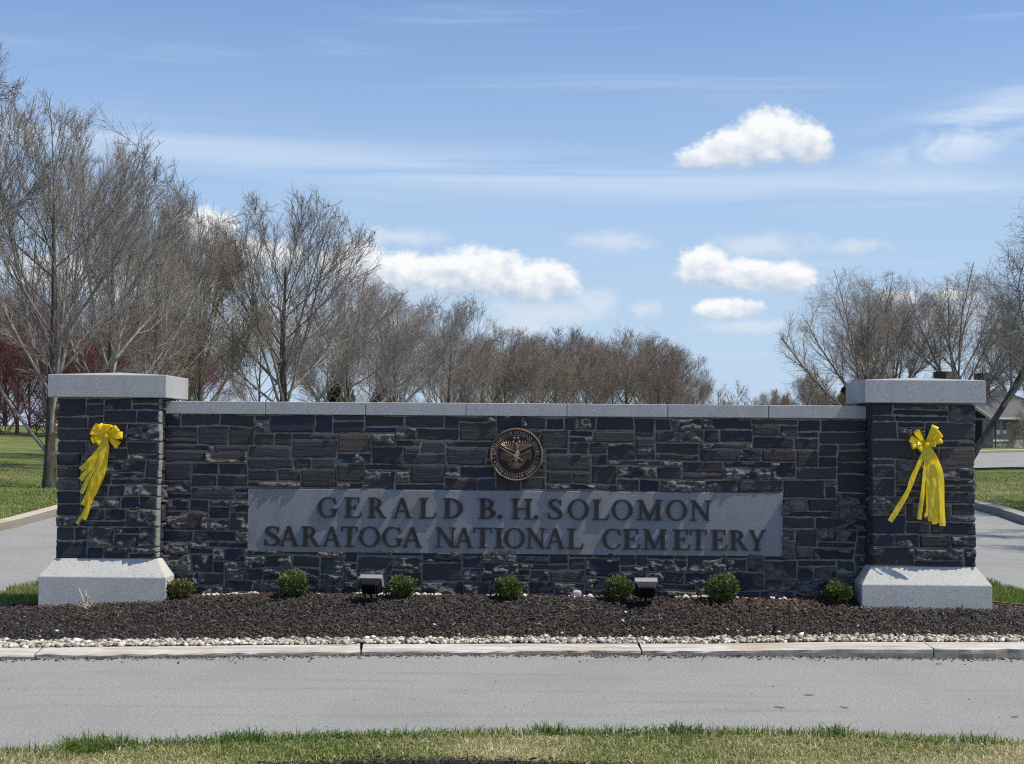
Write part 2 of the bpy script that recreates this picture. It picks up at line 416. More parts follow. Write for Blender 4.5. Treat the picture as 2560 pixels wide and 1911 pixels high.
def strip_sheet(name, left, right, zf, mat, lift):
    """a sheet between two polylines with the same number of points"""
    V = []; n = len(left)
    for a, b in zip(left, right):
        for k in range(5):
            q = k / 4; x, y = a[0] * (1 - q) + b[0] * q, a[1] * (1 - q) + b[1] * q
            V.append((x, y, float(zf(x, y)) + lift))
    Q = [(i * 5 + k, i * 5 + k + 1, i * 5 + k + 6, i * 5 + k + 5) for i in range(n - 1) for k in range(4)]
    o = link(name, mesh_np(name, V, Q), mat, None, True); o['kind'] = 'structure'; return o
cr_l = [(9.45, 49), (12, 47.2), (15.7, 47.8), (19.8, 54.9), (27, 62), (42, 70), (70, 78)]
cr_r = [(9.45, 74), (14, 74), (19, 74.5), (25.5, 77), (30.5, 82), (44, 88), (70, 94)]
strip_sheet('cross_road', cr_r, cr_l, terr, M_ASPHALT, 0.012)

# ------------------------------------------------------------------ sign island in front of and around the wall
KX = [-4.9, -4.6, -4.25, -3.73, -2.41, -1.12, 0.02, 1.0, 2.1, 3.2, 3.9, 4.6, 5.0, 5.2]
KY = [11.6, 10.85, 10.50, 10.42, 10.58, 10.73, 10.81, 10.83, 10.82, 10.80, 10.80, 10.95, 11.3, 11.9]
def kf(x): return np.interp(x, KX, KY)
def kz(x): return np.interp(x, [-4, 0, 1.5, 2.5, 4], [0.014, 0.016, 0.024, 0.048, 0.060])
KD = 0.27
def wall_y(x): return 12.45 - np.asarray(x) * math.tan(WA)
def isl(X, Y):
    """height of the planted bed"""
    X = np.asarray(X, float); Y = np.asarray(Y, float)
    zb = kz(X) + 0.012; yb = kf(X) + KD
    top = np.interp(X, [-5, -4.4, -3.9, -3.0, -2.2, 2.8, 3.4, 4.1, 4.7, 5.3], [0.09, 0.115, 0.16, 0.205, 0.245, 0.245, 0.235, 0.225, 0.17, 0.12])
    q = np.clip((Y - yb - 0.18) / (12.3 - yb - 0.18), 0, 1)
    q = q * q * (3 - 2 * q) * 0.55 + q * 0.45
    return zb + (top - zb) * q + 0.016 * (fbm(X * 3, Y * 3, 5) - 0.5) * np.clip(q * 4, 0, 1)
xs = np.linspace(-4.85, 5.15, 121)
V, Q = [], []
rows = np.linspace(0, 1, 26)
for q in rows:
    y = (kf(xs) + KD - 0.02) * (1 - q) + 13.0 * q
    V.append(np.stack([xs, y, isl(xs, y) - 0.012], -1))
V = np.concatenate(V); nx = len(xs)
i = np.arange(nx - 1)[None, :] + nx * np.arange(len(rows) - 1)[:, None]
bed = link('mulch_bed', mesh_np('mulch_bed', V, np.stack([i, i + 1, i + 1 + nx, i + nx], -1).reshape(-1, 4)), M_SOIL, None, True); bed['kind'] = 'structure'
def back_lawn(X, Y):
    e = np.clip((Y - 12.4) / 3.0, 0, 1)
    return (1 - e) * (isl(X, np.minimum(Y, 13)) + 0.004) + e * (hbase(Y) + 0.07)
sheet('island_lawn', np.linspace(-4.87, 5.2, 30), [12.5, 12.7, 13, 13.4, 14, 15, 17, 20, 25, 30, 35, 40, 45, 50, 60], back_lawn, M_LAWN, 0.004)

# mulch chips
rng = np.random.default_rng(11)
def mulch_chips(name, X, Y, Z, rng, tint):
    n = len(X); L = rng.lognormal(math.log(0.024), 0.45, n).clip(0.008, 0.075); W_ = rng.uniform(0.0035, 0.011, n); Hh = rng.uniform(0.003, 0.008, n)
    a = rng.uniform(0, 2 * np.pi, n); tilt = rng.normal(0, 0.42, n)
    d = np.stack([np.cos(a) * np.cos(tilt), np.sin(a) * np.cos(tilt), np.sin(tilt)], -1)
    s = np.stack([-np.sin(a), np.cos(a), rng.normal(0, 0.3, n)], -1); u = np.cross(d, s)
    C = np.stack([X, Y, Z], -1); V = np.empty((n, 6, 3))
    for k, (p, q, r) in enumerate([(-1, -1, 0), (1, -.7, 0), (1, .7, 0), (-1, 1, 0), (-.8, 0, 1), (.8, .1, 1)]):
        V[:, k] = C + d * (p * L / 2)[:, None] + s * (q * W_ / 2)[:, None] + u * (r * Hh)[:, None]
    b = np.arange(n)[:, None] * 6
    Qd = np.concatenate([b + np.array([[0, 1, 5, 4]]), b + np.array([[2, 3, 4, 5]])])
    T = np.concatenate([b + np.array([[3, 0, 4]]), b + np.array([[1, 2, 5]])])
    return mesh_np(name, V, Qd, T, np.repeat(tint, 6))
M_CHIP = tinted('shredded_mulch', [(0.0, (0.012, 0.011, 0.0105)), (0.45, (0.040, 0.035, 0.0325)), (0.66, (0.115, 0.100, 0.092)), (0.8, (0.075, 0.038, 0.025)), (0.92, (0.115, 0.064, 0.044)), (0.97, (0.22, 0.17, 0.12)), (1.0, (0.40, 0.33, 0.25))], 0.6, spec=0.35)
n = 46000
X = rng.uniform(-4.8, 5.1, n); q = rng.uniform(0, 1, n)
Y = (kf(X) + KD + 0.22) * (1 - q) + (wall_y(X) - 0.02) * q
tn = np.clip(rng.beta(1.6, 2.2, n) * 0.74, 0, 0.72)
brown = (vnoise(X * 1.3, Y * 2, 3) * 0.35 + q * 0.75 + rng.normal(0, 0.12, n)) > 0.86
tn[brown] = rng.uniform(0.74, 0.92, brown.sum())
pale = rng.random(n) < 0.006; tn[pale] = rng.uniform(0.95, 1.0, pale.sum())
chips = link('mulch_chips', mulch_chips('mulch_chips', X, Y, isl(X, Y) + rng.uniform(-0.010, 0.012, n), rng, tn), M_CHIP); chips['kind'] = 'stuff'

# white river pebbles behind the kerb, and a thin line of them along the foot of the wall
def ico():
    bm = bmesh.new(); bmesh.ops.create_icosphere(bm, subdivisions=1, radius=1.0)
    v = np.array([p.co[:] for p in bm.verts]); f = np.array([[x.index for x in q.verts] for q in bm.faces]); bm.free(); return v, f
IV, IF = ico()
def pebbles(name, X, Y, Z, rad, rng, tint):
    n = len(X); sx = rad * rng.uniform(0.8, 1.5, n); sy = rad * rng.uniform(0.7, 1.15, n); sz = rad * rng.uniform(0.5, 0.85, n)
    a = rng.uniform(0, np.pi, n); ca, sa = np.cos(a), np.sin(a); tl = rng.normal(0, .25, n)
    P_ = IV[None] * np.stack([sx, sy, sz], -1)[:, None]
    P_ = P_ * (1 + rng.normal(0, 0.06, (n, len(IV), 1)))
    x = P_[..., 0] * ca[:, None] - P_[..., 1] * sa[:, None]; y = P_[..., 0] * sa[:, None] + P_[..., 1] * ca[:, None]; z = P_[..., 2] + x * tl[:, None]
    V = np.stack([x + X[:, None], y + Y[:, None], z + Z[:, None]], -1)
    F = (np.arange(n)[:, None, None] * len(IV) + IF[None]).reshape(-1, 3)
    return mesh_np(name, V, None, F, np.repeat(tint, len(IV)))
M_PEB = tinted('river_pebble', [(0.0, (0.09, 0.078, 0.066)), (0.25, (0.23, 0.19, 0.15)), (0.5, (0.42, 0.375, 0.30)), (0.8, (0.60, 0.56, 0.475)), (1.0, (0.76, 0.73, 0.65))], 0.5, spec=0.4)
n = 5600
X = rng.uniform(-4.7, 5.0, n); q = rng.uniform(0, 1, n) ** 1.0
wd = 0.21 + 0.05 * vnoise(X * 2, 0 * X, 9)
Y = kf(X) + KD + 0.006 + q * wd
rad = rng.lognormal(math.log(0.0138), 0.34, n).clip(0.009, 0.034)
rad = rad * np.interp(X, [-4, -2, 4], [1.25, 1.0, 0.92])
pb = link('river_pebbles', pebbles('river_pebbles', X, Y, isl(X, Y) + rad * 0.25 + rng.uniform(-0.004, 0.012, n), rad, rng, np.clip(rng.normal(0.52, 0.29, n), 0, 1)), M_PEB, None, True); pb['kind'] = 'stuff'
n = 520
X = rng.choice([-1, 1], n) * rng.uniform(0, 2.85, n); keep = vnoise(X * 2.3, X * 0, 21) > 0.56; X = X[keep]; n = len(X)
X = np.concatenate([X[:50], rng.uniform(-2.7, -2.2, 60), rng.uniform(1.4, 1.8, 50), rng.uniform(-1.35, -0.6, 70), rng.uniform(.5, .8, 16)]); n = len(X)
Yw = wall_y(X) - rng.uniform(0.035, 0.10, n); rad = rng.lognormal(math.log(0.016), 0.3, n).clip(0.008, 0.032)
pf = link('wall_foot_pebbles', pebbles('wall_foot_pebbles', X, Yw, isl(X, Yw) + rad * 0.4, rad, rng, np.clip(rng.normal(0.82, 0.2, n), 0, 1)), M_PEB, None, True); pf['kind'] = 'stuff'
n = 60
X = rng.uniform(-4.6, 4.9, n); Y = kf(X) + KD + 0.22 + rng.exponential(0.16, n); rad = rng.uniform(0.008, 0.017, n)
ps = link('stray_pebbles', pebbles('stray_pebbles', X, Y, isl(X, Y) + rad * 0.6, rad, rng, np.clip(rng.normal(0.75, 0.2, n), 0, 1)), M_PEB, None, True); ps['kind'] = 'stuff'

n = 1500
X = rng.uniform(-4.2, 4.4, n); Y = kf(X) - rng.exponential(0.045, n) - 0.012
gt = link('gutter_grit', mulch_chips('gutter_grit', X, Y, 0 * X - 0.015, rng, np.clip(rng.beta(2, 2, n), 0, 1)), M_CHIP); gt['kind'] = 'stuff'
n = 420
X = rng.uniform(-4.2, 4.4, n); Y = kf(X) - np.where(rng.random(n) < .6, rng.exponential(0.07, n), rng.uniform(0, 2.8, n)) - 0.012
rad = rng.uniform(0.002, 0.006, n)
gg = link('road_grit', pebbles('road_grit', X, Y, 0 * X - 0.016 + rad * .4, rad, rng, np.clip(rng.normal(0.25, 0.25, n), 0, 1)), M_PEB, None, True); gg['kind'] = 'stuff'

# kerbs
def kerb_mat(name, c0, c1, c2):
    m, t, b = new_mat(name); g = t.n('ShaderNodeNewGeometry'); p = g.outputs['Position']
    f = t.noise(t.scale(p, (1.6, 14, 14)).outputs[0], 1.0, 6, 0.65); f2 = t.noise(p, 60, 4, 0.7); f3 = t.noise(p, 1.3, 4, 0.6)
    c = t.ramp(f, [(0.3, c0), (0.5, c1), (0.7, c2)])
    c = t.mix(t.m('MULTIPLY', t.sstep(f2, 0.5, 0.8), 0.35), c, c0)
    c = t.mix(t.m('MULTIPLY', t.sstep(f3, 0.50, 0.70), 0.65), c, (0.42, 0.325, 0.215))
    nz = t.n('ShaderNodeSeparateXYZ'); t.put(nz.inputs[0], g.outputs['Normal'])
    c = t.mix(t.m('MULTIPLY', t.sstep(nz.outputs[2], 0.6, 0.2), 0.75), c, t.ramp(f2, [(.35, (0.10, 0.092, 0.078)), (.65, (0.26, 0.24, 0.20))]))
    t.put(b.inputs['Base Color'], c); b.inputs['Roughness'].default_value = 0.85; t.put(b.inputs['Normal'], t.bump(t.m('ADD', f, f2), 0.5, 0.006))
    return m
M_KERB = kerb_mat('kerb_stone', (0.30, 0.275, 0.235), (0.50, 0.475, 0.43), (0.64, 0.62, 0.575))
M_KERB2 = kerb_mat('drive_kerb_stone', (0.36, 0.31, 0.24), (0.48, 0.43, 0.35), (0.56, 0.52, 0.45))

def kerb_run(name, path, joints, zfun, depth, mat, side=1.0, gap=0.012, seed=1, rough=0.004):
    """kerb stones swept along a polyline (list of (x,y)); front top height zfun(x,y) above 0; side=+1 puts the depth to the left of travel"""
    root = bpy.data.objects.new(name, None); COL.objects.link(root); root['kind'] = 'structure'; root['base'] = (0, 0, 0)
    pth = np.array(path, float); seg = np.hypot(*np.diff(pth, axis=0).T); s = np.concatenate([[0], np.cumsum(seg)])
    rg = np.random.default_rng(seed)
    for j in range(len(joints) - 1):
        a, b = joints[j] + gap / 2, joints[j + 1] - gap / 2; n = max(3, int((b - a) / 0.09)); tt = np.linspace(a, b, n + 1)
        px, py = np.interp(tt, s, pth[:, 0]), np.interp(tt, s, pth[:, 1])
        dx, dy = np.gradient(px), np.gradient(py); l = np.hypot(dx, dy); nxv, nyv = -dy / l * side, dx / l * side
        V = []
        for k in range(n + 1):
            zt, zg = zfun(px[k], py[k]); r1, r2, r3 = rg.normal(0, rough, 3)
            prof = [(0.0, zg - 0.12), (0.0 + r1, zg + (zt - zg) * 0.5), (0.004 + r1 * .6, zt - 0.006), (0.016, zt + r2 * .25), (depth * 0.5, zt + 0.006 + r3 * .3), (depth, zt + 0.012), (depth, zg - 0.12)]
            V += [(px[k] + nxv[k] * o_, py[k] + nyv[k] * o_, z) for o_, z in prof]
        m_ = 7; F = []
        for k in range(n):
            for q_ in range(m_ - 1):
                f = (k * m_ + q_, (k + 1) * m_ + q_, (k + 1) * m_ + q_ + 1, k * m_ + q_ + 1)
                F.append(f if side > 0 else f[::-1])
        F.append(tuple(range(m_))); F.append(tuple(range(n * m_, (n + 1) * m_))[::-1])
        link('kerb_stone', py_mesh('kerb_stone', V, F), mat, root)
    return root
path = [(-4.9, 16.0), (-4.95, 13.0), (-4.9, 11.6), (-4.6, 10.85), (-4.25, 10.5)] + list(zip(KX[3:11], KY[3:11])) + [(4.6, 10.95), (5.0, 11.3), (5.2, 11.9), (5.3, 13)]
pa = np.array(path); sl = np.concatenate([[0], np.cumsum(np.hypot(*np.diff(pa, axis=0).T))])
def s_at(x):
    k = 4; return float(np.interp(x, pa[k:14, 0], sl[k:14]))
jn = [2.9, 4.6, s_at(-3.48), s_at(-1.12), s_at(1.0), s_at(3.21), s_at(4.75), float(sl[-1])]
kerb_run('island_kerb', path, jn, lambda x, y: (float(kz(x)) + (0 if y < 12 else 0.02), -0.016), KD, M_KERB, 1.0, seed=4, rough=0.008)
lk = [(-7.9, 15), (-7.9, 20), (-7.95, 23), (-8.15, 25.6), (-8.6, 31), (-9.3, 38), (-10.0, 46), (-10.4, 60)]
la = np.array(lk); ll = float(np.hypot(*np.diff(la, axis=0).T).sum())
kerb_run('left_drive_kerb', lk, [i * 2.2 for i in range(int(ll / 2.2))], lambda x, y: (float(hbase(y)) + 0.12, float(hbase(y))), 0.2, M_KERB2, 1.0, seed=7)
rk = [(8.9, 15), (8.95, 22), (9.08, 25.2), (9.41, 27.4), (9.54, 29.2), (9.6, 36), (9.6, 44), (10.2, 47.3), (12, 48.2), (15.6, 48.9)]
ra = np.array(rk); rl = float(np.hypot(*np.diff(ra, axis=0).T).sum())
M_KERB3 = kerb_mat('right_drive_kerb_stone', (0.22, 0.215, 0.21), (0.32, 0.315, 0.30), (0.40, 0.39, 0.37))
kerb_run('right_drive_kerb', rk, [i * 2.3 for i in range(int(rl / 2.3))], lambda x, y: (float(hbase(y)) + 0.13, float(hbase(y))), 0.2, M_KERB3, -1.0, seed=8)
fk = [(14, 74.6), (19, 74.8), (24.4, 75.2), (25.6, 77.3), (30.5, 82.2), (44, 88.2), (70, 94.2)]
fa = np.array(fk); fl = float(np.hypot(*np.diff(fa, axis=0).T).sum())
kerb_run('building_kerb', fk, [i * 3.0 for i in range(int(fl / 3))], lambda x, y: (float(hbase(y)) + 0.16, float(hbase(y))), 0.35, M_KERB, 1.0, seed=9)
# right-hand lawn between the drive and the cross road, and the grass before the building
strip_sheet('right_lawn', [(9.62, 20), (9.62, 25.2), (9.62, 29), (9.7, 38), (10.3, 47), (12, 48.2)], [(40, 20), (40, 28), (40, 38), (38, 55), (19.8, 54.0), (15.7, 48.7)], terr, M_LAWN, 0.07)

# ------------------------------------------------------------------ grass blades
def blades(name, X, Y, Z, hgt, wid, tint, rng, lean=0.45):
    n = len(X); a = rng.uniform(0, 2 * np.pi, n); fa_ = rng.uniform(0, np.pi, n)
    side = np.stack([np.cos(fa_), np.sin(fa_), 0 * fa_], -1) * (wid / 2)[:, None]
    ln = np.abs(rng.normal(0, lean, n)); dv = np.stack([np.cos(a), np.sin(a), 0 * a], -1)
    B = np.stack([X, Y, Z], -1)
    mid = B + dv * (hgt * ln * 0.35)[:, None]; mid[:, 2] += hgt * 0.6
    tip = B + dv * (hgt * ln)[:, None]; tip[:, 2] += hgt * np.clip(1 - 0.3 * ln, .3, 1)
    V = np.stack([B - side, B + side, mid + side * .8, mid - side * .8, tip], 1)
    b = np.arange(n)[:, None] * 5
    return mesh_np(name, V, b + np.array([[0, 1, 2, 3]]), b + np.array([[3, 2, 4]]), np.repeat(tint, 5))
M_BLADE = tinted('grass_blade', [(0.0, (0.07, 0.135, 0.022)), (0.3, (0.17, 0.235, 0.045)), (0.5, (0.34, 0.345, 0.135)), (0.75, (0.57, 0.51, 0.27)), (1.0, (0.80, 0.72, 0.50))], 0.6, 0.3, 0.25)
GE = ([-9, -4.2, -2.58, -2.08, -1.34, 0.02, 1.02, 1.77, 2.73, 3.6, 5.5], [5.4, 6.6, 7.24, 7.40, 7.62, 7.79, 7.86, 7.83, 7.61, 7.2, 5.8])
def ge(x): return np.interp(x, *GE)
xs2 = np.linspace(-8.8, 5.4, 90)
V = []
for q in np.linspace(0, 1, 12):
    y = ge(xs2) * q + 0.5 * (1 - q); V.append(np.stack([xs2, y, 0 * xs2 + 0.018 - 0.034 * (q > 0.995)], -1))
V = np.concatenate(V); nx = len(xs2); i = np.arange(nx - 1)[None, :] + nx * np.arange(11)[:, None]
M_TURF = simple('turf_soil', (0.20, 0.18, 0.075), 0.95, var=0.45, scale=30, bump=0.02, bs=60)
nl = link('near_lawn', mesh_np('near_lawn', V, np.stack([i, i + 1, i + 1 + nx, i + nx], -1).reshape(-1, 4)), M_TURF, None, True); nl['kind'] = 'structure'
# second mulch bed, at the very bottom of the view
BX, BY, BR = -0.22, 4.6, 2.53
def in_bed(X, Y): return (X - BX) ** 2 / 1.25 + (Y - BY) ** 2 < BR ** 2
n = 105000
X = rng.uniform(-3.6, 3.7, n); Y = ge(X) + 0.04 - rng.uniform(0, 1, n) ** 0.8 * 1.25
k = ~in_bed(X, Y - 0.03); X, Y = X[k], Y[k]; n = len(X); dE = ge(X) - Y
hb = rng.uniform(0.022, 0.055, n) + 0.03 * (dE < 0.12) * rng.random(n)
patch = fbm(X * 1.1, Y * 1.6, 31)
tn = np.clip(0.56 + 0.42 * (patch - 0.45) * 2 + rng.normal(0, 0.20, n) - 0.34 * (dE < 0.10), 0, 1)
tuft = np.hypot(X + 2.13, (Y - 7.34) * 1.2) < 0.17; tn[tuft] = rng.uniform(0.05, 0.3, tuft.sum()); hb[tuft] += 0.045
for (tx, ty) in [(0.95, 7.84), (1.75, 7.8), (0.2, 7.78), (-1.4, 7.58), (2.5, 7.64)]:
    kk = np.hypot(X - tx, Y - ty) < 0.10; hb[kk] += 0.035 * rng.random(kk.sum()); tn[kk] = np.clip(tn[kk] - 0.25, 0, 1)
gb = link('near_grass', blades('near_grass', X, Y, 0 * X + 0.012, hb, rng.uniform(0.0035, 0.007, n), tn, rng, 1.35), M_BLADE); gb['kind'] = 'stuff'
# flush white kerb showing through the grass edge
ks = [(x, float(ge(x)) + 0.02) for x in np.linspace(-2.6, 2.7, 30)]
kerb_run('near_kerb', ks, [0.0, 1.5, 2.95, 4.2, 5.2], lambda x, y: (0.012 if 0.7 < x < 1.95 else -0.008, -0.014), 0.10, M_KERB, -1.0, seed=12, rough=0.001)
n = 9000
X = rng.uniform(-2.4, 2.0, n); Y = rng.uniform(5.6, 7.15, n); k = in_bed(X, Y); X, Y = X[k], Y[k]; n = len(X)
mc = link('near_mulch_chips', mulch_chips('near_mulch_chips', X, Y, 0.03 + rng.uniform(0, 0.02, n), rng, np.clip(rng.beta(1.6, 2.2, n) * 0.72, 0, 0.72)), M_CHIP); mc['kind'] = 'stuff'
th = np.linspace(0, 2 * np.pi, 49)[:-1]
V = [(BX, BY, 0.05)] + [(BX + BR * 1.118 * math.cos(a), BY + BR * math.sin(a), 0.028) for a in th]
nb_ = link('near_mulch_bed', py_mesh('near_mulch_bed', V, [(0, 1 + i, 1 + (i + 1) % 48) for i in range(48)]), M_SOIL, None, True); nb_['kind'] = 'structure'
# grass on the island behind the wall, seen past either pillar, and short turf on the far lawns
def turf(name, X, Y, Z, h0, h1, w0, w1, t0, t1, lean=0.5):
    n = len(X); pn = fbm(X * 0.5, Y * 0.5, 77)
    o = link(name, blades(name, X, Y, Z, rng.uniform(h0, h1, n), rng.uniform(w0, w1, n), np.clip(t0 + (t1 - t0) * (pn * 1.6 - .3) + rng.normal(0, .09, n), 0, 1), rng, lean), M_BLADE); o['kind'] = 'stuff'
n = 12000
X = rng.uniform(-5.25, -3.5, n); Y = rng.uniform(12.42, 15.2, n); k = (X > -4.92 + 0.05 * np.sin(Y * 7)) & ((X < -4.0) | (Y > 13.1)); X, Y = X[k], Y[k]
turf('island_grass_left', X, Y, back_lawn(X, Y), 0.03, 0.07, 0.004, 0.008, 0.05, 0.5)
n = 12000
X = rng.uniform(3.6, 5.3, n); Y = rng.uniform(12.6, 16.2, n); k = (X < 5.24 + 0.05 * np.sin(Y * 7)) & ((X > 4.05) | (Y > 13.1)); X, Y = X[k], Y[k]
turf('island_grass_right', X, Y, back_lawn(X, Y), 0.03, 0.07, 0.004, 0.008, 0.05, 0.5)
n = 36000
Y = 19 + 26 * rng.uniform(0, 1, n) ** 1.3; X = -8.25 - 0.05 * np.clip(Y - 23, 0, 20) - rng.uniform(0, 1, n) * (0.38 * Y - 7.0)
turf('left_lawn_turf', X, Y, terr(X, Y) - 0.03, 0.025, 0.060, 0.010, 0.02, 0.16, 0.52, .8)
n = 26000
Y = 24 + 24 * rng.uniform(0, 1, n); X = 9.65 + rng.uniform(0, 1, n) * (0.39 * Y - 9.0)
turf('right_lawn_turf', X, Y, terr(X, Y) + 0.07, 0.025, 0.058, 0.010, 0.02, 0.18, 0.6, .8)

# ------------------------------------------------------------------ stonework
UR, UC = 0.0535, 0.02
def pack(nu, nr, rg, blocked=None):
    occ = np.zeros((nr, nu), bool)
    if blocked is not None: occ |= blocked
    res = []; joints = {}
    for r in range(nr):
        c = 0
        while c < nu:
            if occ[r, c]: c += 1; continue
            e = c
            while e < nu and not occ[r, e]: e += 1
            run = e - c
            h = int(rg.choice([1, 2, 3], p=[0.27, 0.53, 0.20]))
            while h > 1 and (r + h > nr or occ[r:r + h, c:c + min(run, 7)].any()): h -= 1
            if r + h == nr - 1 and h < 3 and not occ[r + h, c:c + min(run, 7)].any() and rg.random() < .6: h += 1
            lo, hi = {1: (8, 24), 2: (7, 20), 3: (9, 20)}[h]
            wd_ = int(rg.integers(lo, hi + 1))
            if (c + wd_) in joints.get(r - 1, ()) : wd_ += int(rg.choice([-2, 2]))
            if run - wd_ < 5: wd_ = run if run <= hi + 3 else run // 2
            wd_ = max(1, min(wd_, run))
            # do not run into something already standing in the upper rows
            while wd_ > 1 and occ[r:r + h, c:c + wd_].any(): wd_ -= 1
            occ[r:r + h, c:c + wd_] = True; res.append((c, r, wd_, h))
            for q in range(r, r + h): joints.setdefault(q, set()).add(c + wd_)
            c += wd_
    return res

def warp(a, z, seed):
    return a + 0.013 * (vnoise(a * 5, z * 5, seed) - 0.5) * 2, z + 0.012 * (vnoise(a * 3.1, z * 6, seed + 5) - 0.5) * 2

def stone_mesh(a0, a1, z0, z1, seed, rough, proud, thick, edge_l=False, edge_r=False, wseed=3):
    """front-facing stone: a along the wall, out towards the viewer (-y)"""
    g = 0.0064; nx_ = max(3, min(34, int((a1 - a0) / 0.0105))); nz_ = max(3, min(17, int((z1 - z0) / 0.0105)))
    def grid(n, length):                                # a tight row of cells at the rim keeps the arris sharp
        e = min(.3, 0.005 / length); return np.concatenate([[0], np.linspace(e, 1 - e, n - 1), [1]])
    s, t = np.meshgrid(grid(nx_, a1 - a0), grid(nz_, z1 - z0))
    A_ = a0 + (0 if edge_l else g) + s * (a1 - a0 - (0 if edge_l else g) - (0 if edge_r else g)); Z_ = z0 + g + t * (z1 - z0 - 2 * g)
    A2, Z2 = warp(A_, Z_, wseed)
    A2 = A2 + 0.0075 * (fbm(A_ * 20, Z_ * 26, seed) - 0.5) * 2; Z2 = Z2 + 0.0075 * (fbm(A_ * 22, Z_ * 24, seed + 1) - 0.5) * 2
    if edge_l: A2[:, 0] = np.clip(A2[:, 0], a0 - .007, a0 + .002)
    if edge_r: A2[:, -1] = np.clip(A2[:, -1], a1 - .002, a1 + .007)
    d = np.minimum(np.minimum(s, 1 - s) * (a1 - a0), np.minimum(t, 1 - t) * (z1 - z0))
    ed = np.clip(d / 0.0045, 0, 1)
    ox, oz = (seed * 0.37) % 50, (seed * 0.71) % 50
    big = fbm(A_ * 7 + ox, Z_ * 10 + oz, seed + 2, 2)
    n1 = fbm(A_ * 11 + ox + Z_ * 9, Z_ * 36 + oz, seed, 3); n2 = fbm(A_ * 42 + ox, Z_ * 74 + oz, seed + 9, 2); strat = vnoise(A_ * 4 + ox, Z_ * 75 + oz, seed + 4)
    # only part of the face is freshly broken; the rest is a flat cleft bed
    patch = np.clip((big - (0.70 - 0.27 * rough)) / 0.07, 0, 1) if rough > 0.3 else 0 * big
    rid = 1 - np.abs(2 * n1 - 1); led = np.floor(np.clip(n1 * 1.6 - .3, 0, 1) * 4.0 + 0.5 * n2) / 4.0
    relief = patch * rough * (0.024 * rid ** 2 + 0.024 * led + 0.034 * (n2 - 0.5)) + 0.012 * rough * (big - .5) + 0.0030 * (strat - 0.5) + 0.0022 * (n2 - 0.5)
    tilt = 0.006 * (((seed * 37) % 100) / 100 - 0.5) * (s - 0.5) + 0.006 * (((seed * 53) % 100) / 100 - 0.4) * (t - 0.5)
    out = ed * (proud + np.maximum(relief + tilt, -proud - .004)) - 0.006 * (1 - ed)
    tint = patch * np.clip(rough, 0, 1) * np.clip(0.35 + 1.4 * (n2 - .35), 0, 1)
    if edge_r: tint[:, -1] = 1.5                         # right corner returns painted paler, for the sunlight on that edge
    front = np.stack([A2, -out, Z2], -1).reshape(-1, 3)
    m_, k_ = nx_ + 1, nz_ + 1
    i_ = np.arange(nx_)[None, :] + m_ * np.arange(nz_)[:, None]
    F = np.stack([i_, i_ + 1, i_ + 1 + m_, i_ + m_], -1).reshape(-1, 4)
    ring = list(range(m_)) + [m_ * r_ + m_ - 1 for r_ in range(1, k_)] + [m_ * (k_ - 1) + c_ for c_ in range(m_ - 2, -1, -1)] + [m_ * r_ for r_ in range(k_ - 2, 0, -1)]
    back = front[ring].copy(); back[:, 1] = thick
    nb0 = len(front); L = len(ring)
    SK = [(ring[(q_ + 1) % L], ring[q_], nb0 + q_, nb0 + (q_ + 1) % L) for q_ in range(L)]
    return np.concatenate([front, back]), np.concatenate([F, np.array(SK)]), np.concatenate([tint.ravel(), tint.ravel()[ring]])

def lay(parent, a_lo, a_hi, z_lo, z_hi, seed, place, thick=0.05, blocked=None, corner=False, smooth_bias=0.0):
    rg = np.random.default_rng(seed); nu, nr = int(round((a_hi - a_lo) / UC)), int(round((z_hi - z_lo) / UR))
    uc, ur = (a_hi - a_lo) / nu, (z_hi - z_lo) / nr
    bl = None
    if blocked is not None:
        bl = np.zeros((nr, nu), bool)
        ca = a_lo + (np.arange(nu) + .5) * uc; cz = z_lo + (np.arange(nr) + .5) * ur
        bl[np.ix_((cz > blocked[2]) & (cz < blocked[3]), (ca > blocked[0]) & (ca < blocked[1]))] = True
    for idx, (c, r, wd_, h) in enumerate(pack(nu, nr, rg, bl)):
        zc = z_lo + (r + h / 2) * ur; ac = a_lo + (c + wd_ / 2) * uc
        # low courses and scattered stones are rough-broken, the upper ones mostly cleft flat
        pr = 0.80 - 0.50 * min(1, max(0, (zc - 0.7) / 0.8)) + smooth_bias
        rough = rg.uniform(0.55, 1.0) if rg.random() < pr else rg.uniform(0.02, 0.22)
        proud = rg.uniform(0.003, 0.016) + (rg.uniform(0.006, 0.014) if rg.random() < .22 else 0)
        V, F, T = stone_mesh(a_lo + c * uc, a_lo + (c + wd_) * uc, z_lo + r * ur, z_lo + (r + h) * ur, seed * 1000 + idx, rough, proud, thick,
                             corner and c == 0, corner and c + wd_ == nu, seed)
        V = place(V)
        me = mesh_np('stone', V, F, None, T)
        part('stone', me, M_STONE, parent)

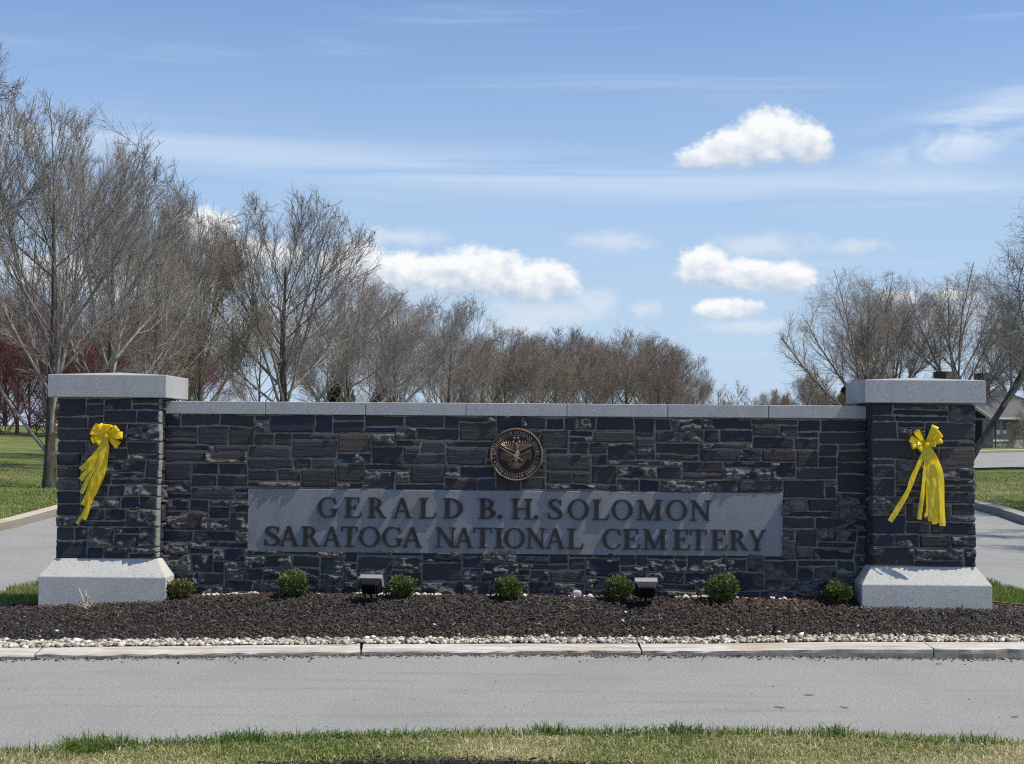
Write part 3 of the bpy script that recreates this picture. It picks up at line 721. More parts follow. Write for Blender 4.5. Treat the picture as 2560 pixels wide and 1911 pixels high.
wall = thing('sign_wall', 'long low wall of dark blue-grey stone with granite coping between two pillars', 'wall', (0.03, 0.16, 0.2))
core = MB(); core.box(-3.06, 3.10, 0.0, 0.30, 0.10, 1.811)
part('mortar_core', core.mesh(), M_MORTAR, wall)
PLQ = (-2.312, 2.367, 0.608, 1.159)
lay(wall, -3.058, 3.10, 0.203, 1.808, 21, lambda V: V, 0.03, (PLQ[0] + 0.004, PLQ[1] - 0.004, PLQ[2] + 0.012, PLQ[3] - 0.012))
cj = [-3.053, -2.17, -1.284, -0.402, 0.483, 1.364, 2.242, 3.094]
for a, b in zip(cj[:-1], cj[1:]):
    part('coping_stone', MB().box(a + 0.0025, b - 0.0025, -0.03, 0.33, 1.8135, 1.925).mesh(bevel=0.004), M_GRANITE, wall)
part('coping_joint', MB().box(-3.05, 3.09, -0.022, 0.32, 1.816, 1.918).mesh(), simple('joint_dark', (0.05, 0.05, 0.05), 0.9), wall)

def pillar(label, u0_, u1_, seed):
    p = thing('gate_pillar', label, 'pillar', ((u0_ + u1_) / 2, 0.11, 0.05), 'pillars at the ends of the sign wall')
    part('mortar_core', MB().box(u0_ + 0.012, u1_ - 0.012, -0.199, 0.412, 0.5, 1.944).mesh(), M_MORTAR, p)
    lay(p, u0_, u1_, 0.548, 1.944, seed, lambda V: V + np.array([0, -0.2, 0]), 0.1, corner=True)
    def right(V): return np.stack([u1_ - V[:, 1] - 0.004, V[:, 0], V[:, 2]], -1)
    def left(V): return np.stack([u0_ + V[:, 1] + 0.004, -V[:, 0], V[:, 2]], -1)
    lay(p, -0.097, 0.42, 0.548, 1.944, seed + 1, right, 0.03)
    lay(p, -0.42, 0.097, 0.548, 1.944, seed + 2, left, 0.03)
    f = 0.11
    def ring(e, z): return [(u0_ - e, -0.2 - e, z), (u1_ + e, -0.2 - e, z), (u1_ + e, 0.42 + e, z), (u0_ - e, 0.42 + e, z)]
    def frus(rings, apex=None):
        V = [q for r_ in rings for q in r_]; F = [(3, 2, 1, 0)]
        for k in range(len(rings) - 1):
            for j in range(4): F.append((4 * k + j, 4 * k + (j + 1) % 4, 4 * k + 4 + (j + 1) % 4, 4 * k + 4 + j))
        b = 4 * (len(rings) - 1)
        if apex is None: F.append((b, b + 1, b + 2, b + 3))
        else:
            V.append(apex); F += [(b + j, b + (j + 1) % 4, len(V) - 1) for j in range(4)]
        m_ = MB(); m_.add(V, F); return m_.mesh(bevel=0.006, segs=2)
    part('plinth', frus([ring(f, 0.02), ring(f, 0.402), ring(0.004, 0.552)]), M_PLINTH, p)
    part('cap', frus([ring(0.075, 1.947), ring(0.075, 2.143)], ((u0_ + u1_) / 2, 0.11, 2.178)), M_GRANITE, p)
    return p
pillar('left stone pillar with pale lit right edge, beside the grey drive and tree trunk', -3.94, -3.058, 31)
pillar('right stone pillar with bow shadow on its plinth, in front of the far building', 3.097, 3.975, 41)

# ------------------------------------------------------------------ lettering: outlines from stroke shapes, contoured to clean meshes
def gbox(x0, y0, x1, y1): return lambda X, Y: np.maximum(np.maximum(x0 - X, X - x1), np.maximum(y0 - Y, Y - y1))
def gell(cx, cy, rx, ry): return lambda X, Y: (np.sqrt(((X - cx) / rx) ** 2 + ((Y - cy) / ry) ** 2) - 1) * min(rx, ry)
def gpar(x0, y0, x1, y1, wd_):
    c = abs(y1 - y0) / math.hypot(x1 - x0, y1 - y0)
    return lambda X, Y: np.maximum((np.abs(X - (x0 + (x1 - x0) * (Y - y0) / (y1 - y0))) - wd_ / 2) * c, np.maximum(min(y0, y1) - Y, Y - max(y0, y1)))
def gsub(f, *gs):
    def h(X, Y):
        r = f(X, Y)
        for g in gs: r = np.maximum(r, -g(X, Y))
        return r
    return h
def gand(f, g): return lambda X, Y: np.maximum(f(X, Y), g(X, Y))
def gbrush(pts):
    P_ = []; n = len(pts)
    for i in range(n - 1):
        p0, p1, p2, p3 = [np.array(pts[min(max(j, 0), n - 1)]) for j in (i - 1, i, i + 1, i + 2)]
        for t in np.linspace(0, 1, 9)[:-1]:
            P_.append(0.5 * (2 * p1 + (p2 - p0) * t + (2 * p0 - 5 * p1 + 4 * p2 - p3) * t * t + (-p0 + 3 * p1 - 3 * p2 + p3) * t ** 3))
    P_.append(np.array(pts[-1]))
    def h(X, Y):
        r = np.full(X.shape, 9.0)
        for q in P_: r = np.minimum(r, np.hypot(X - q[0], Y - q[1]) - q[2])
        return r
    return h
s_ = 0.045
def srf(x0, x1, y): return gbox(x0, 0, x1, s_) if y == 0 else gbox(x0, 1 - s_, x1, 1)
def rightof(x): return lambda X, Y: x - X
def bowl(cx, cy, rx, ry, ix, iy, icx): return gand(gsub(gell(cx, cy, rx, ry), gell(icx, cy, ix, iy)), rightof(0.2))
STEM = gbox(0.1, 0, 0.27, 1)
GL = {
 'A': [gpar(.11, 0, .45, 1, .075), gpar(.81, 0, .46, 1, .175), gbox(.23, .31, .68, .375), srf(0, .25, 0), srf(.62, .97, 0)],
 'B': [STEM, bowl(.30, .745, .30, .255, .165, .205, .28), bowl(.32, .265, .36, .265, .20, .21, .29), srf(0, .3, 0), srf(0, .3, 1)],
 'D': [STEM, bowl(.27, .5, .55, .5, .385, .445, .24), srf(0, .3, 0), srf(0, .3, 1)],
 'E': [STEM, gbox(.1, .94, .62, 1), gbox(.2, .475, .48, .535), gbox(.1, 0, .66, .06), gpar(.645, .04, .69, .26, .04), gpar(.60, .74, .585, 1, .05), gbox(.45, .37, .485, .64), srf(0, .3, 0), srf(0, .3, 1)],
 'F': [STEM, gbox(.1, .94, .60, 1), gbox(.2, .475, .46, .535), gbox(.55, .74, .60, 1), gbox(.43, .37, .465, .64), srf(0, .38, 0), srf(0, .3, 1)],
 'G': [gsub(gell(.5, .5, .5, .51), gell(.54, .5, .36, .455), gbox(.74, .38, 1.3, .72)), gbox(.74, .06, .91, .42), srf(9, 9, 0), gbox(.62, .395, 1.0, .44), gbox(.845, .66, .89, .97)],
 'C': [gsub(gell(.5, .5, .5, .51), gell(.55, .5, .37, .455), gbox(.72, .26, 1.3, .72)), gbox(.85, .66, .895, .97)],
 'H': [STEM, gbox(.64, 0, .81, 1), gbox(.2, .475, .7, .535), srf(0, .37, 0), srf(0, .37, 1), srf(.54, .91, 0), srf(.54, .91, 1)],
 'I': [STEM, srf(0, .37, 0), srf(0, .37, 1)],
 'L': [STEM, gbox(.1, 0, .64, .06), gpar(.625, .04, .68, .28, .04), srf(0, .3, 0), srf(0, .39, 1)],
 'M': [gbox(.14, 0, .205, 1), gpar(.53, .0, .18, 1, .165), gpar(.51, 0, .86, 1, .075), gbox(.78, 0, .95, 1), srf(0, .34, 0), srf(.02, .22, 1), srf(.68, 1.05, 0), srf(.84, 1.05, 1)],
 'N': [gbox(.12, 0, .185, 1), gbox(.75, 0, .815, 1), gpar(.785, 0, .15, 1, .18), srf(0, .31, 0), srf(.63, .94, 1), srf(0, .2, 1)],
 'O': [gsub(gell(.5, .5, .5, .51), gell(.5, .5, .325, .455))],
 'P': [STEM, bowl(.30, .73, .35, .27, .20, .215, .28), srf(0, .38, 0), srf(0, .3, 1)],
 'R': [STEM, bowl(.30, .74, .33, .26, .185, .205, .28), gpar(.73, 0, .40, .52, .175), srf(0, .37, 0), srf(0, .3, 1), srf(.63, .86, 0)],
 'S': [gbrush([(.585, .76, .022), (.52, .90, .032), (.36, .965, .035), (.19, .90, .062), (.14, .75, .078), (.24, .61, .088), (.38, .50, .092), (.53, .38, .088), (.585, .24, .076), (.52, .09, .056), (.33, .035, .035), (.16, .09, .030), (.075, .26, .022)]), gbox(.565, .68, .61, .98), gbox(.05, .02, .095, .33)],
 'T': [gbox(.29, 0, .46, 1), gbox(0, .94, .75, 1), gbox(0, .73, .045, 1), gbox(.705, .73, .75, 1), srf(.18, .57, 0)],
 'U': [gbox(.1, .3, .27, 1), gbox(.67, .3, .735, 1), gand(gsub(gell(.4175, .3, .3175, .32), gell(.47, .3, .2, .26)), lambda X, Y: Y - .305), srf(0, .37, 1), srf(.57, .84, 1)],
 'V': [gpar(.45, 0, .12, 1, .175), gpar(.42, 0, .76, 1, .075), srf(-.02, .3, 1), srf(.62, .9, 1)],
 'Y': [gpar(.43, .38, .11, 1, .175), gpar(.46, .38, .80, 1, .075), gbox(.345, 0, .515, .45), srf(-.03, .29, 1), srf(.66, .94, 1), srf(.22, .64, 0)],
 '.': [gell(.1, .1, .115, .115)],
}
def glyph(ch, cell=0.02):
    """triangulated front outline (list of polygons) and contour edges in unit cap height, left aligned"""
    xs_, ys_ = np.arange(-0.08, 1.12, cell), np.arange(-0.06, 1.07, cell); X, Y = np.meshgrid(xs_, ys_)
    Fv = np.full(X.shape, 9.0); k = 0.028
    for f in GL[ch]:
        g = f(X, Y); h = np.clip(0.5 + 0.5 * (Fv - g) / k, 0, 1); Fv = Fv * (1 - h) + g * h - k * h * (1 - h)
    polys, edges = [], []
    for j in range(len(ys_) - 1):
        run = None
        for i in range(len(xs_) - 1):
            c = [(X[j, i], Y[j, i], Fv[j, i]), (X[j, i + 1], Y[j, i + 1], Fv[j, i + 1]), (X[j + 1, i + 1], Y[j + 1, i + 1], Fv[j + 1, i + 1]), (X[j + 1, i], Y[j + 1, i], Fv[j + 1, i])]
            ins = [q[2] < 0 for q in c]
            if all(ins):
                if run is None: run = i
                continue
            if run is not None:
                polys.append([(xs_[run], ys_[j]), (xs_[i], ys_[j]), (xs_[i], ys_[j + 1]), (xs_[run], ys_[j + 1])]); run = None
            if not any(ins): continue
            pl, cr = [], []
            for q in range(4):
                a, b = c[q], c[(q + 1) % 4]
                if a[2] < 0: pl.append((a[0], a[1]))
                if (a[2] < 0) != (b[2] < 0):
                    t = a[2] / (a[2] - b[2]); p = (a[0] + (b[0] - a[0]) * t, a[1] + (b[1] - a[1]) * t); pl.append(p); cr.append((len(pl) - 1, a[2] < 0))
            if len(pl) >= 3: polys.append(pl)
            if len(cr) == 2:
                o_ = cr[0] if cr[0][1] else cr[1]; n_ = cr[1] if cr[0][1] else cr[0]
                edges.append((pl[o_[0]], pl[n_[0]]))
    x0 = min(p[0] for pl in polys for p in pl); x1 = max(p[0] for pl in polys for p in pl)
    return polys, edges, x0, x1
GC = {}
def glyph_solid(ch, depth, tf):
    """verts/faces; tf maps (x in 0..1 of width, y in cap heights, out 0..1) to a point"""
    if ch not in GC: GC[ch] = glyph(ch)
    polys, edges, x0, x1 = GC[ch]; V, F = [], []; wd_ = x1 - x0
    for pl in polys:
        b = len(V); V += [tf((p[0] - x0) / wd_, p[1], depth) for p in pl]; F.append(tuple(range(b, b + len(pl))))
    for p, q in edges:
        b = len(V); V += [tf((p[0] - x0) / wd_, p[1], depth), tf((q[0] - x0) / wd_, q[1], depth), tf((q[0] - x0) / wd_, q[1], 0), tf((p[0] - x0) / wd_, p[1], 0)]
        F.append((b + 3, b + 2, b + 1, b))
    return V, F

plq = thing('name_plaque', 'long blue-grey granite panel with raised bronze lettering set in the stone wall', 'sign', (0.03, 0.0, 0.608))
for a, b in ((PLQ[0], 0.036), (0.0375, PLQ[1])):
    part('panel', MB().box(a, b, -0.022, 0.002, PLQ[2], PLQ[3]).mesh(bevel=0.003), M_PLAQUE, plq)
L1 = [('G', -1.694, -1.52), ('E', -1.465, -1.31), ('R', -1.255, -1.089), ('A', -1.037, -0.862), ('L', -0.807, -0.655), ('D', -0.597, -0.419), ('B', -0.289, -0.133), ('.', -0.118, -0.075), ('H', 0.001, 0.19), ('.', 0.199, 0.242), ('S', 0.323, 0.45), ('O', 0.496, 0.68), ('L', 0.708, 0.859), ('O', 0.878, 1.062), ('M', 1.092, 1.324), ('O', 1.353, 1.536), ('N', 1.561, 1.747)]
L2 = [('S', -2.159, -2.021), ('A', -2.03, -1.855), ('R', -1.836, -1.666), ('A', -1.65, -1.484), ('T', -1.486, -1.338), ('O', -1.329, -1.141), ('G', -1.125, -0.948), ('A', -0.948, -0.771), ('N', -0.661, -0.476), ('A', -0.487, -0.325), ('T', -0.328, -0.164), ('I', -0.146, -0.06), ('O', -0.058, 0.122), ('N', 0.135, 0.308), ('A', 0.308, 0.473), ('L', 0.49, 0.638), ('C', 0.799, 0.961), ('E', 0.975, 1.128), ('M', 1.146, 1.363), ('E', 1.411, 1.562), ('T', 1.562, 1.709), ('E', 1.744, 1.886), ('R', 1.903, 2.068), ('Y', 2.072, 2.223)]
for line, zb, zt in ((L1, 0.913, 1.090), (L2, 0.660, 0.835)):
    for ch, a, b in line:
        hh = zt - zb
        V, F = glyph_solid(ch, 0.016, lambda x, y, o_, a=a, b=b, zb=zb, hh=hh: (a + (b - a) * x, -0.022 - o_, zb + y * hh))
        part('letter', py_mesh('letter', V, F), M_BRONZE, plq)

# ------------------------------------------------------------------ bronze seal
SX, SZ, SR = 0.042, 1.477, 0.228
seal = thing('round_seal', 'round bronze seal with an eagle and ring of lettering above the sign panel', 'emblem', (SX, -0.03, SZ - SR))
def sdisc(r, y0, y1, n=64): return MB().lathe([(r, y1), (r, y0)], n, (SX, 0, SZ), 'Y').mesh()
part('backing', sdisc(SR - 0.012, -0.062, 0.0), M_SEALDARK, seal)
rp = MB()
for k in range(72):                                     # rope border: short slanted strands
    a = 2 * math.pi * k / 72; a2 = a + 0.12
    p = [(SX + (SR - 0.016) * math.cos(a), -0.060, SZ + (SR - 0.016) * math.sin(a)), (SX + (SR - 0.004) * math.cos((a + a2) / 2), -0.072, SZ + (SR - 0.004) * math.sin((a + a2) / 2)), (SX + (SR + 0.003) * math.cos(a2), -0.050, SZ + (SR + 0.003) * math.sin(a2))]
    rp.tube(p, [0.0062, 0.0078, 0.0060], 6)
part('rope_border', rp.mesh(), simple('seal_rope', (0.17, 0.13, 0.10), 0.5, 0.4, var=0.2, scale=60), seal, smooth=True)
def ringtube(r, rad, y):
    m_ = MB(); n = 72; V, F = [], []
    for k in range(n):
        a = 2 * math.pi * k / n
        for j in range(6):
            b = 2 * math.pi * j / 6; rr = r + rad * math.cos(b); V.append((SX + rr * math.cos(a), y + rad * math.sin(b), SZ + rr * math.sin(a)))
    for k in range(n):
        for j in range(6): F.append((k * 6 + j, k * 6 + (j + 1) % 6, ((k + 1) % n) * 6 + (j + 1) % 6, ((k + 1) % n) * 6 + j))
    m_.add(V, F); return m_.mesh()
part('inner_ring', ringtube(0.168, 0.0028, -0.062), M_SEALGOLD, seal, smooth=True)
lm = MB()
def arc_text(txt, a_start, a_end, r_base, hh, top):
    widths = [0.45 if c == ' ' else (GC.setdefault(c, glyph(c))[3] - GC[c][2] + 0.16) for c in txt]; tot = sum(widths); pos = 0
    for c, wd_ in zip(txt, widths):
        a0, a1 = a_start + (a_end - a_start) * (pos + 0.06) / tot, a_start + (a_end - a_start) * (pos + wd_ - 0.10) / tot; pos += wd_
        if c == ' ': continue
        def tf(x, y, o_, a0=a0, a1=a1):
            a = a0 + (a1 - a0) * x; rr = r_base + y * hh if top else r_base - y * hh
            return (SX + rr * math.cos(a), -0.062 - o_, SZ + rr * math.sin(a))
        V, F = glyph_solid(c, 0.005, tf); lm.add(V, F)
arc_text('DEPARTMENT OF VETERANS AFFAIRS', R(182), R(-2), 0.1765, 0.027, True)
arc_text('UNITED STATES OF AMERICA', R(196), R(344), 0.2035, 0.027, False)
part('lettering', lm.mesh(), simple('seal_letter', (0.42, 0.33, 0.25), 0.5, 0.2), seal)
for a in (R(188.5), R(351)):
    part('rivet', MB().lathe([(0.0075, -0.070), (0.0075, -0.061)], 10, (SX + 0.19 * math.cos(a), 0, SZ + 0.19 * math.sin(a)), 'Y').mesh(), M_SEALGOLD, seal)
M_STAR = simple('seal_star', (0.42, 0.33, 0.25), 0.5, 0.2)
for k in range(5):                                      # five stars in a ring over the eagle's head
    a = R(54 + 72 * k); cx, cz = SX + 0.028 * math.cos(a + R(0)), SZ + 0.122 + 0.028 * math.sin(a); V = [(cx, -0.074, cz)]
    a += R(180) * 0
    for j in range(10):
        b = R(90) + 2 * math.pi * j / 10; r_ = 0.0165 if j % 2 == 0 else 0.0068; V.append((cx + r_ * math.cos(b), -0.064, cz + r_ * math.sin(b)))
    part('star', py_mesh('star', V, [(0, 1 + (j + 1) % 10, 1 + j)[::-1] for j in range(10)]), M_STAR, seal)
eg = MB()
def feather(x0, z0, ang, ln, wd_):
    c, s = math.cos(ang), math.sin(ang); V = []
    for (q, w2, y) in ((0, .5, -.064), (.35, 1, -.073), (.8, .9, -.071), (1, .15, -.063)):
        for sg in (-1, 0, 1): V.append((SX + x0 + c * ln * q - s * wd_ / 2 * w2 * sg, y + (0.006 if sg else 0), SZ + z0 + s * ln * q + c * wd_ / 2 * w2 * sg))
    F = [(r * 3 + k, r * 3 + 3 + k, r * 3 + 4 + k, r * 3 + 1 + k) for r in range(3) for k in range(2)]
    eg.add(V, F)
for k in range(8):
    feather(-0.030 - 0.008 * k, 0.030 + 0.004 * k, R(70 + 11 * k), 0.085 - 0.004 * abs(k - 3), 0.012)
    feather(0.025 + 0.009 * k, 0.030 + 0.004 * k, R(104 - 11 * k), 0.100 - 0.005 * abs(k - 3), 0.013)
    if k < 5:
        feather(-0.018 - 0.014 * k, 0.012 + 0.008 * k, R(100 + 10 * k), 0.050, 0.013); feather(0.014 + 0.014 * k, 0.012 + 0.008 * k, R(75 - 10 * k), 0.055, 0.014)
for k in range(5): feather(-0.012 + 0.006 * k, -0.05, R(250 + 9 * k), 0.085, 0.014)
def blob(cx, cz, rx, rz, ang=0, yc=-0.064, ry=0.012):
    V, F = [], []; n, m_ = 10, 4
    for i in range(m_):
        f = math.pi / 2 * i / m_
        for k in range(n):
            a = 2 * math.pi * k / n; x, z = rx * math.cos(f) * math.cos(a), rz * math.cos(f) * math.sin(a)
            V.append((SX + cx + x * math.cos(ang) - z * math.sin(ang), yc - ry * math.sin(f), SZ + cz + x * math.sin(ang) + z * math.cos(ang)))
    V.append((SX + cx, yc - ry, SZ + cz))
    for i in range(m_ - 1):
        for k in range(n): F.append((i * n + k, (i + 1) * n + k, (i + 1) * n + (k + 1) % n, i * n + (k + 1) % n))
    F += [((m_ - 1) * n + k, len(V) - 1, (m_ - 1) * n + (k + 1) % n) for k in range(n)]
    eg.add(V, F)
blob(0.004, -0.012, 0.026, 0.062, R(-8), ry=0.016); blob(0.006, 0.056, 0.0115, 0.026, R(-10), ry=0.014); blob(0.013, 0.078, 0.010, 0.010); blob(-0.002, 0.080, 0.010, 0.004, R(-20))
blob(-0.002, -0.018, 0.024, 0.030, ry=0.020)
part('eagle', eg.mesh(), M_SEALGOLD, seal)
def flag(sg, tilt):
    V, F = [], []; n, m_ = 12, 7
    for i in range(n + 1):
        for j in range(m_ + 1):
            q, r = i / n, j / m_; x = sg * (0.030 + 0.105 * q); z = 0.030 - 0.02 * q - r * (0.115 - 0.05 * q) + 0.035 * q * q - 0.012 * math.sin(q * 7)
            V.append((SX + x, -0.064 - 0.006 * (1 + math.sin(r * 14 + q * 6 * tilt)), SZ + z - 0.012))
    for i in range(n):
        for j in range(m_):
            a = i * (m_ + 1) + j; f = (a, a + 1, a + m_ + 2, a + m_ + 1); F.append(f if sg > 0 else f[::-1])
    return py_mesh('flag', V, F)
for sg in (-1, 1): part('flag', flag(sg, sg), simple('seal_flag', (0.10, 0.07, 0.048), 0.45, 0.5, var=0.25, scale=60), seal, smooth=True)
for p0, p1 in (((-0.140, 0.062), (0.062, -0.052)), ((0.132, 0.050), (-0.055, -0.055))):
    part('flag_staff', MB().tube([(SX + p0[0], -0.076, SZ + p0[1]), (SX + p1[0], -0.082, SZ + p1[1])], 0.0032, 6).mesh(), M_SEALGOLD, seal)

# ------------------------------------------------------------------ yellow bows
def ribbon_mat():
    m, t, b = new_mat('yellow_satin'); g = t.n('ShaderNodeNewGeometry')
    f = t.noise(g.outputs['Position'], 30, 3, 0.5)
    c = t.ramp(f, [(0.3, (0.84, 0.60, 0.004)), (0.7, (0.95, 0.76, 0.012))]); t.put(b.inputs['Base Color'], c)
    t.put(b.inputs['Normal'], t.bump(t.noise(t.scale(g.outputs['Position'], (34, 34, 9)).outputs[0], 1.0, 3, 0.5), 0.5, 0.012)); b.inputs['Roughness'].default_value = 0.3; b.inputs['Specular IOR Level'].default_value = 0.8
    tr = t.n('ShaderNodeBsdfTranslucent'); tr.inputs[0].default_value = (0.95, 0.80, 0.02, 1)
    mx = t.n('ShaderNodeMixShader'); mx.inputs[0].default_value = 0.34
    o = [n for n in t.t.nodes if n.type == 'OUTPUT_MATERIAL'][0]
    t.t.links.new(b.outputs[0], mx.inputs[1]); t.t.links.new(tr.outputs[0], mx.inputs[2]); t.t.links.new(mx.outputs[0], o.inputs[0])
    return m
M_RIB = ribbon_mat()
def strip_mesh(C, Wd):
    """ribbon from centre line points and half-width vectors; two faces 0.6 mm apart are not needed for satin, one sheet with 4 columns"""
    V, F = [], []
    for c, wv in zip(C, Wd):
        nrm = Vector((0, -1, 0))
        for k in (-1, -.33, .33, 1): V.append(c + wv * k + nrm * 0.003 * (1 - k * k))
    for i in range(len(C) - 1):
        for k in range(3): F.append((i * 4 + k, i * 4 + k + 1, i * 4 + k + 5, i * 4 + k + 4))
    return py_mesh('ribbon', V, F)
def bow(label, knot, loops, tails, ypl):
    b = thing('ribbon_bow', label, 'ribbon bow', (knot[0], ypl, knot[1] - 0.02), 'yellow bows on the pillars')
    K = Vector((knot[0], ypl - 0.035, knot[1]))
    for (ex, ez, wd_, beta, opn) in loops:
        d = Vector((ex - knot[0], 0, ez - knot[1])); ln = d.length; d.normalize(); p = Vector((-d.z, 0, d.x)); nrm = Vector((0, -1, 0))
        C, Wd = [], []
        for i in range(15):
            t = i / 14; al = ln * math.sin(math.pi * t) ** 0.75; ac = opn * math.sin(2 * math.pi * t) * (0.35 + 0.65 * math.sin(math.pi * t))
            axis_open = nrm * math.cos(beta) + p * math.sin(beta); axis_w = p * math.cos(beta) - nrm * math.sin(beta)
            C.append(K + d * al + axis_open * ac + nrm * 0.02 * math.sin(math.pi * t)); Wd.append(axis_w * (wd_ / 2) * (0.35 + 0.65 * math.sin(math.pi * t) ** 0.6))
        part('loop', strip_mesh(C, Wd), M_RIB, b, smooth=True)
    for i, (pts, wd_, tw) in enumerate(tails):
        C, Wd = [], []; n = 22; P_ = [np.array([K.x, K.y, K.z])] + [np.array([x, ypl - dy, z]) for x, z, dy in pts]
        m_ = len(P_)
        for k in range(n + 1):
            u = k / n * (m_ - 1); j = min(int(u), m_ - 2); t = u - j
            p0, p1, p2, p3 = P_[max(j - 1, 0)], P_[j], P_[j + 1], P_[min(j + 2, m_ - 1)]
            q = 0.5 * (2 * p1 + (p2 - p0) * t + (2 * p0 - 5 * p1 + 4 * p2 - p3) * t * t + (-p0 + 3 * p1 - 3 * p2 + p3) * t ** 3)
            C.append(Vector(q))
        for k in range(n + 1):
            tg = (C[min(k + 1, n)] - C[max(k - 1, 0)]).normalized(); sd_ = tg.cross(Vector((0, -1, 0))).normalized(); nn = sd_.cross(tg)
            an = tw * math.sin(3.0 * k / n + i) + 0.25 * math.sin(k * 0.9 + i * 2)
            Wd.append((sd_ * math.cos(an) + nn * math.sin(an)) * (wd_ / 2) * min(1, 0.35 + k / n * 3))
        part('tail', strip_mesh(C, Wd), M_RIB, b, smooth=True)
    kn = MB(); kn.lathe([(0.012, -0.026), (0.021, -0.012), (0.021, 0.012), (0.012, 0.026)], 10, (0, 0, 0), 'Z')
    M = Matrix.Translation(K + Vector((0, -0.02, 0))) @ Matrix.Rotation(R(35), 4, 'Y'); kn.v = [tuple(M @ Vector(v)) for v in kn.v]
    part('knot', kn.mesh(), M_RIB, b, smooth=True)
    return b
bow('yellow ribbon bow with tails blown to the left, on the left pillar', (-3.496, 1.610),
    [(-3.605, 1.700, .058, .35, .030), (-3.630, 1.655, .055, -.3, .028), (-3.622, 1.578, .058, .5, .028), (-3.490, 1.715, .055, .2, .032), (-3.398, 1.685, .058, -.4, .030), (-3.352, 1.620, .058, .4, .028), (-3.385, 1.530, .060, -.2, .030), (-3.575, 1.545, .050, .1, .024), (-3.44, 1.70, .05, .7, .025), (-3.56, 1.715, .05, -.6, .025)],
    [([(-3.55, 1.50, .05), (-3.64, 1.39, .06), (-3.712, 1.318, .05)], .043, .2), ([(-3.54, 1.50, .045), (-3.63, 1.35, .055), (-3.712, 1.232, .05)], .044, .15),
     ([(-3.535, 1.48, .04), (-3.62, 1.30, .05), (-3.706, 1.115, .045)], .043, .25), ([(-3.52, 1.48, .055), (-3.59, 1.25, .06), (-3.690, 1.015, .05)], .044, .1),
     ([(-3.505, 1.46, .04), (-3.555, 1.25, .05), (-3.640, 1.03, .04)], .044, .2), ([(-3.495, 1.45, .05), (-3.53, 1.27, .045), (-3.610, 1.10, .035)], .044, .3),
     ([(-3.52, 1.40, .03), (-3.62, 1.08, .04), (-3.677, 0.890, .04)], .036, .5), ([(-3.53, 1.38, .03), (-3.65, 1.02, .035), (-3.747, 0.854, .03)], .030, .6)], -0.222)
bow('yellow ribbon bow with one tail swung out left, on the right pillar', (3.545, 1.590),
    [(3.455, 1.712, .045, .6, .024), (3.405, 1.640, .055, .3, .028), (3.415, 1.578, .050, -.4, .024), (3.478, 1.548, .050, .2, .026), (3.460, 1.60, .05, -.7, .02), (3.622, 1.752, .060, .2, .032), (3.668, 1.690, .058, -.3, .030), (3.674, 1.635, .055, .5, .026), (3.620, 1.600, .055, 0, .028), (3.64, 1.72, .05, -.7, .02)],
    [([(3.505, 1.47, .05), (3.432, 1.33, .07), (3.372, 1.18, .08), (3.225, 0.938, .09)], .046, .25), ([(3.535, 1.42, .05), (3.505, 1.18, .075), (3.470, 0.958, .09)], .036, .5),
     ([(3.548, 1.42, .045), (3.565, 1.16, .08), (3.560, 0.945, .10)], .038, .4), ([(3.562, 1.42, .05), (3.590, 1.16, .085), (3.597, 0.920, .11)], .046, .15),
     ([(3.58, 1.45, .045), (3.625, 1.25, .08), (3.632, 0.998, .10)], .060, .15), ([(3.60, 1.50, .05), (3.655, 1.33, .08), (3.662, 0.905, .115)], .052, .25),
     ([(3.59, 1.48, .03), (3.645, 1.28, .035), (3.650, 0.925, .03)], .055, .2), ([(3.55, 1.35, .03), (3.552, 1.05, .04), (3.528, 0.972, .06)], .026, .6)], -0.222)

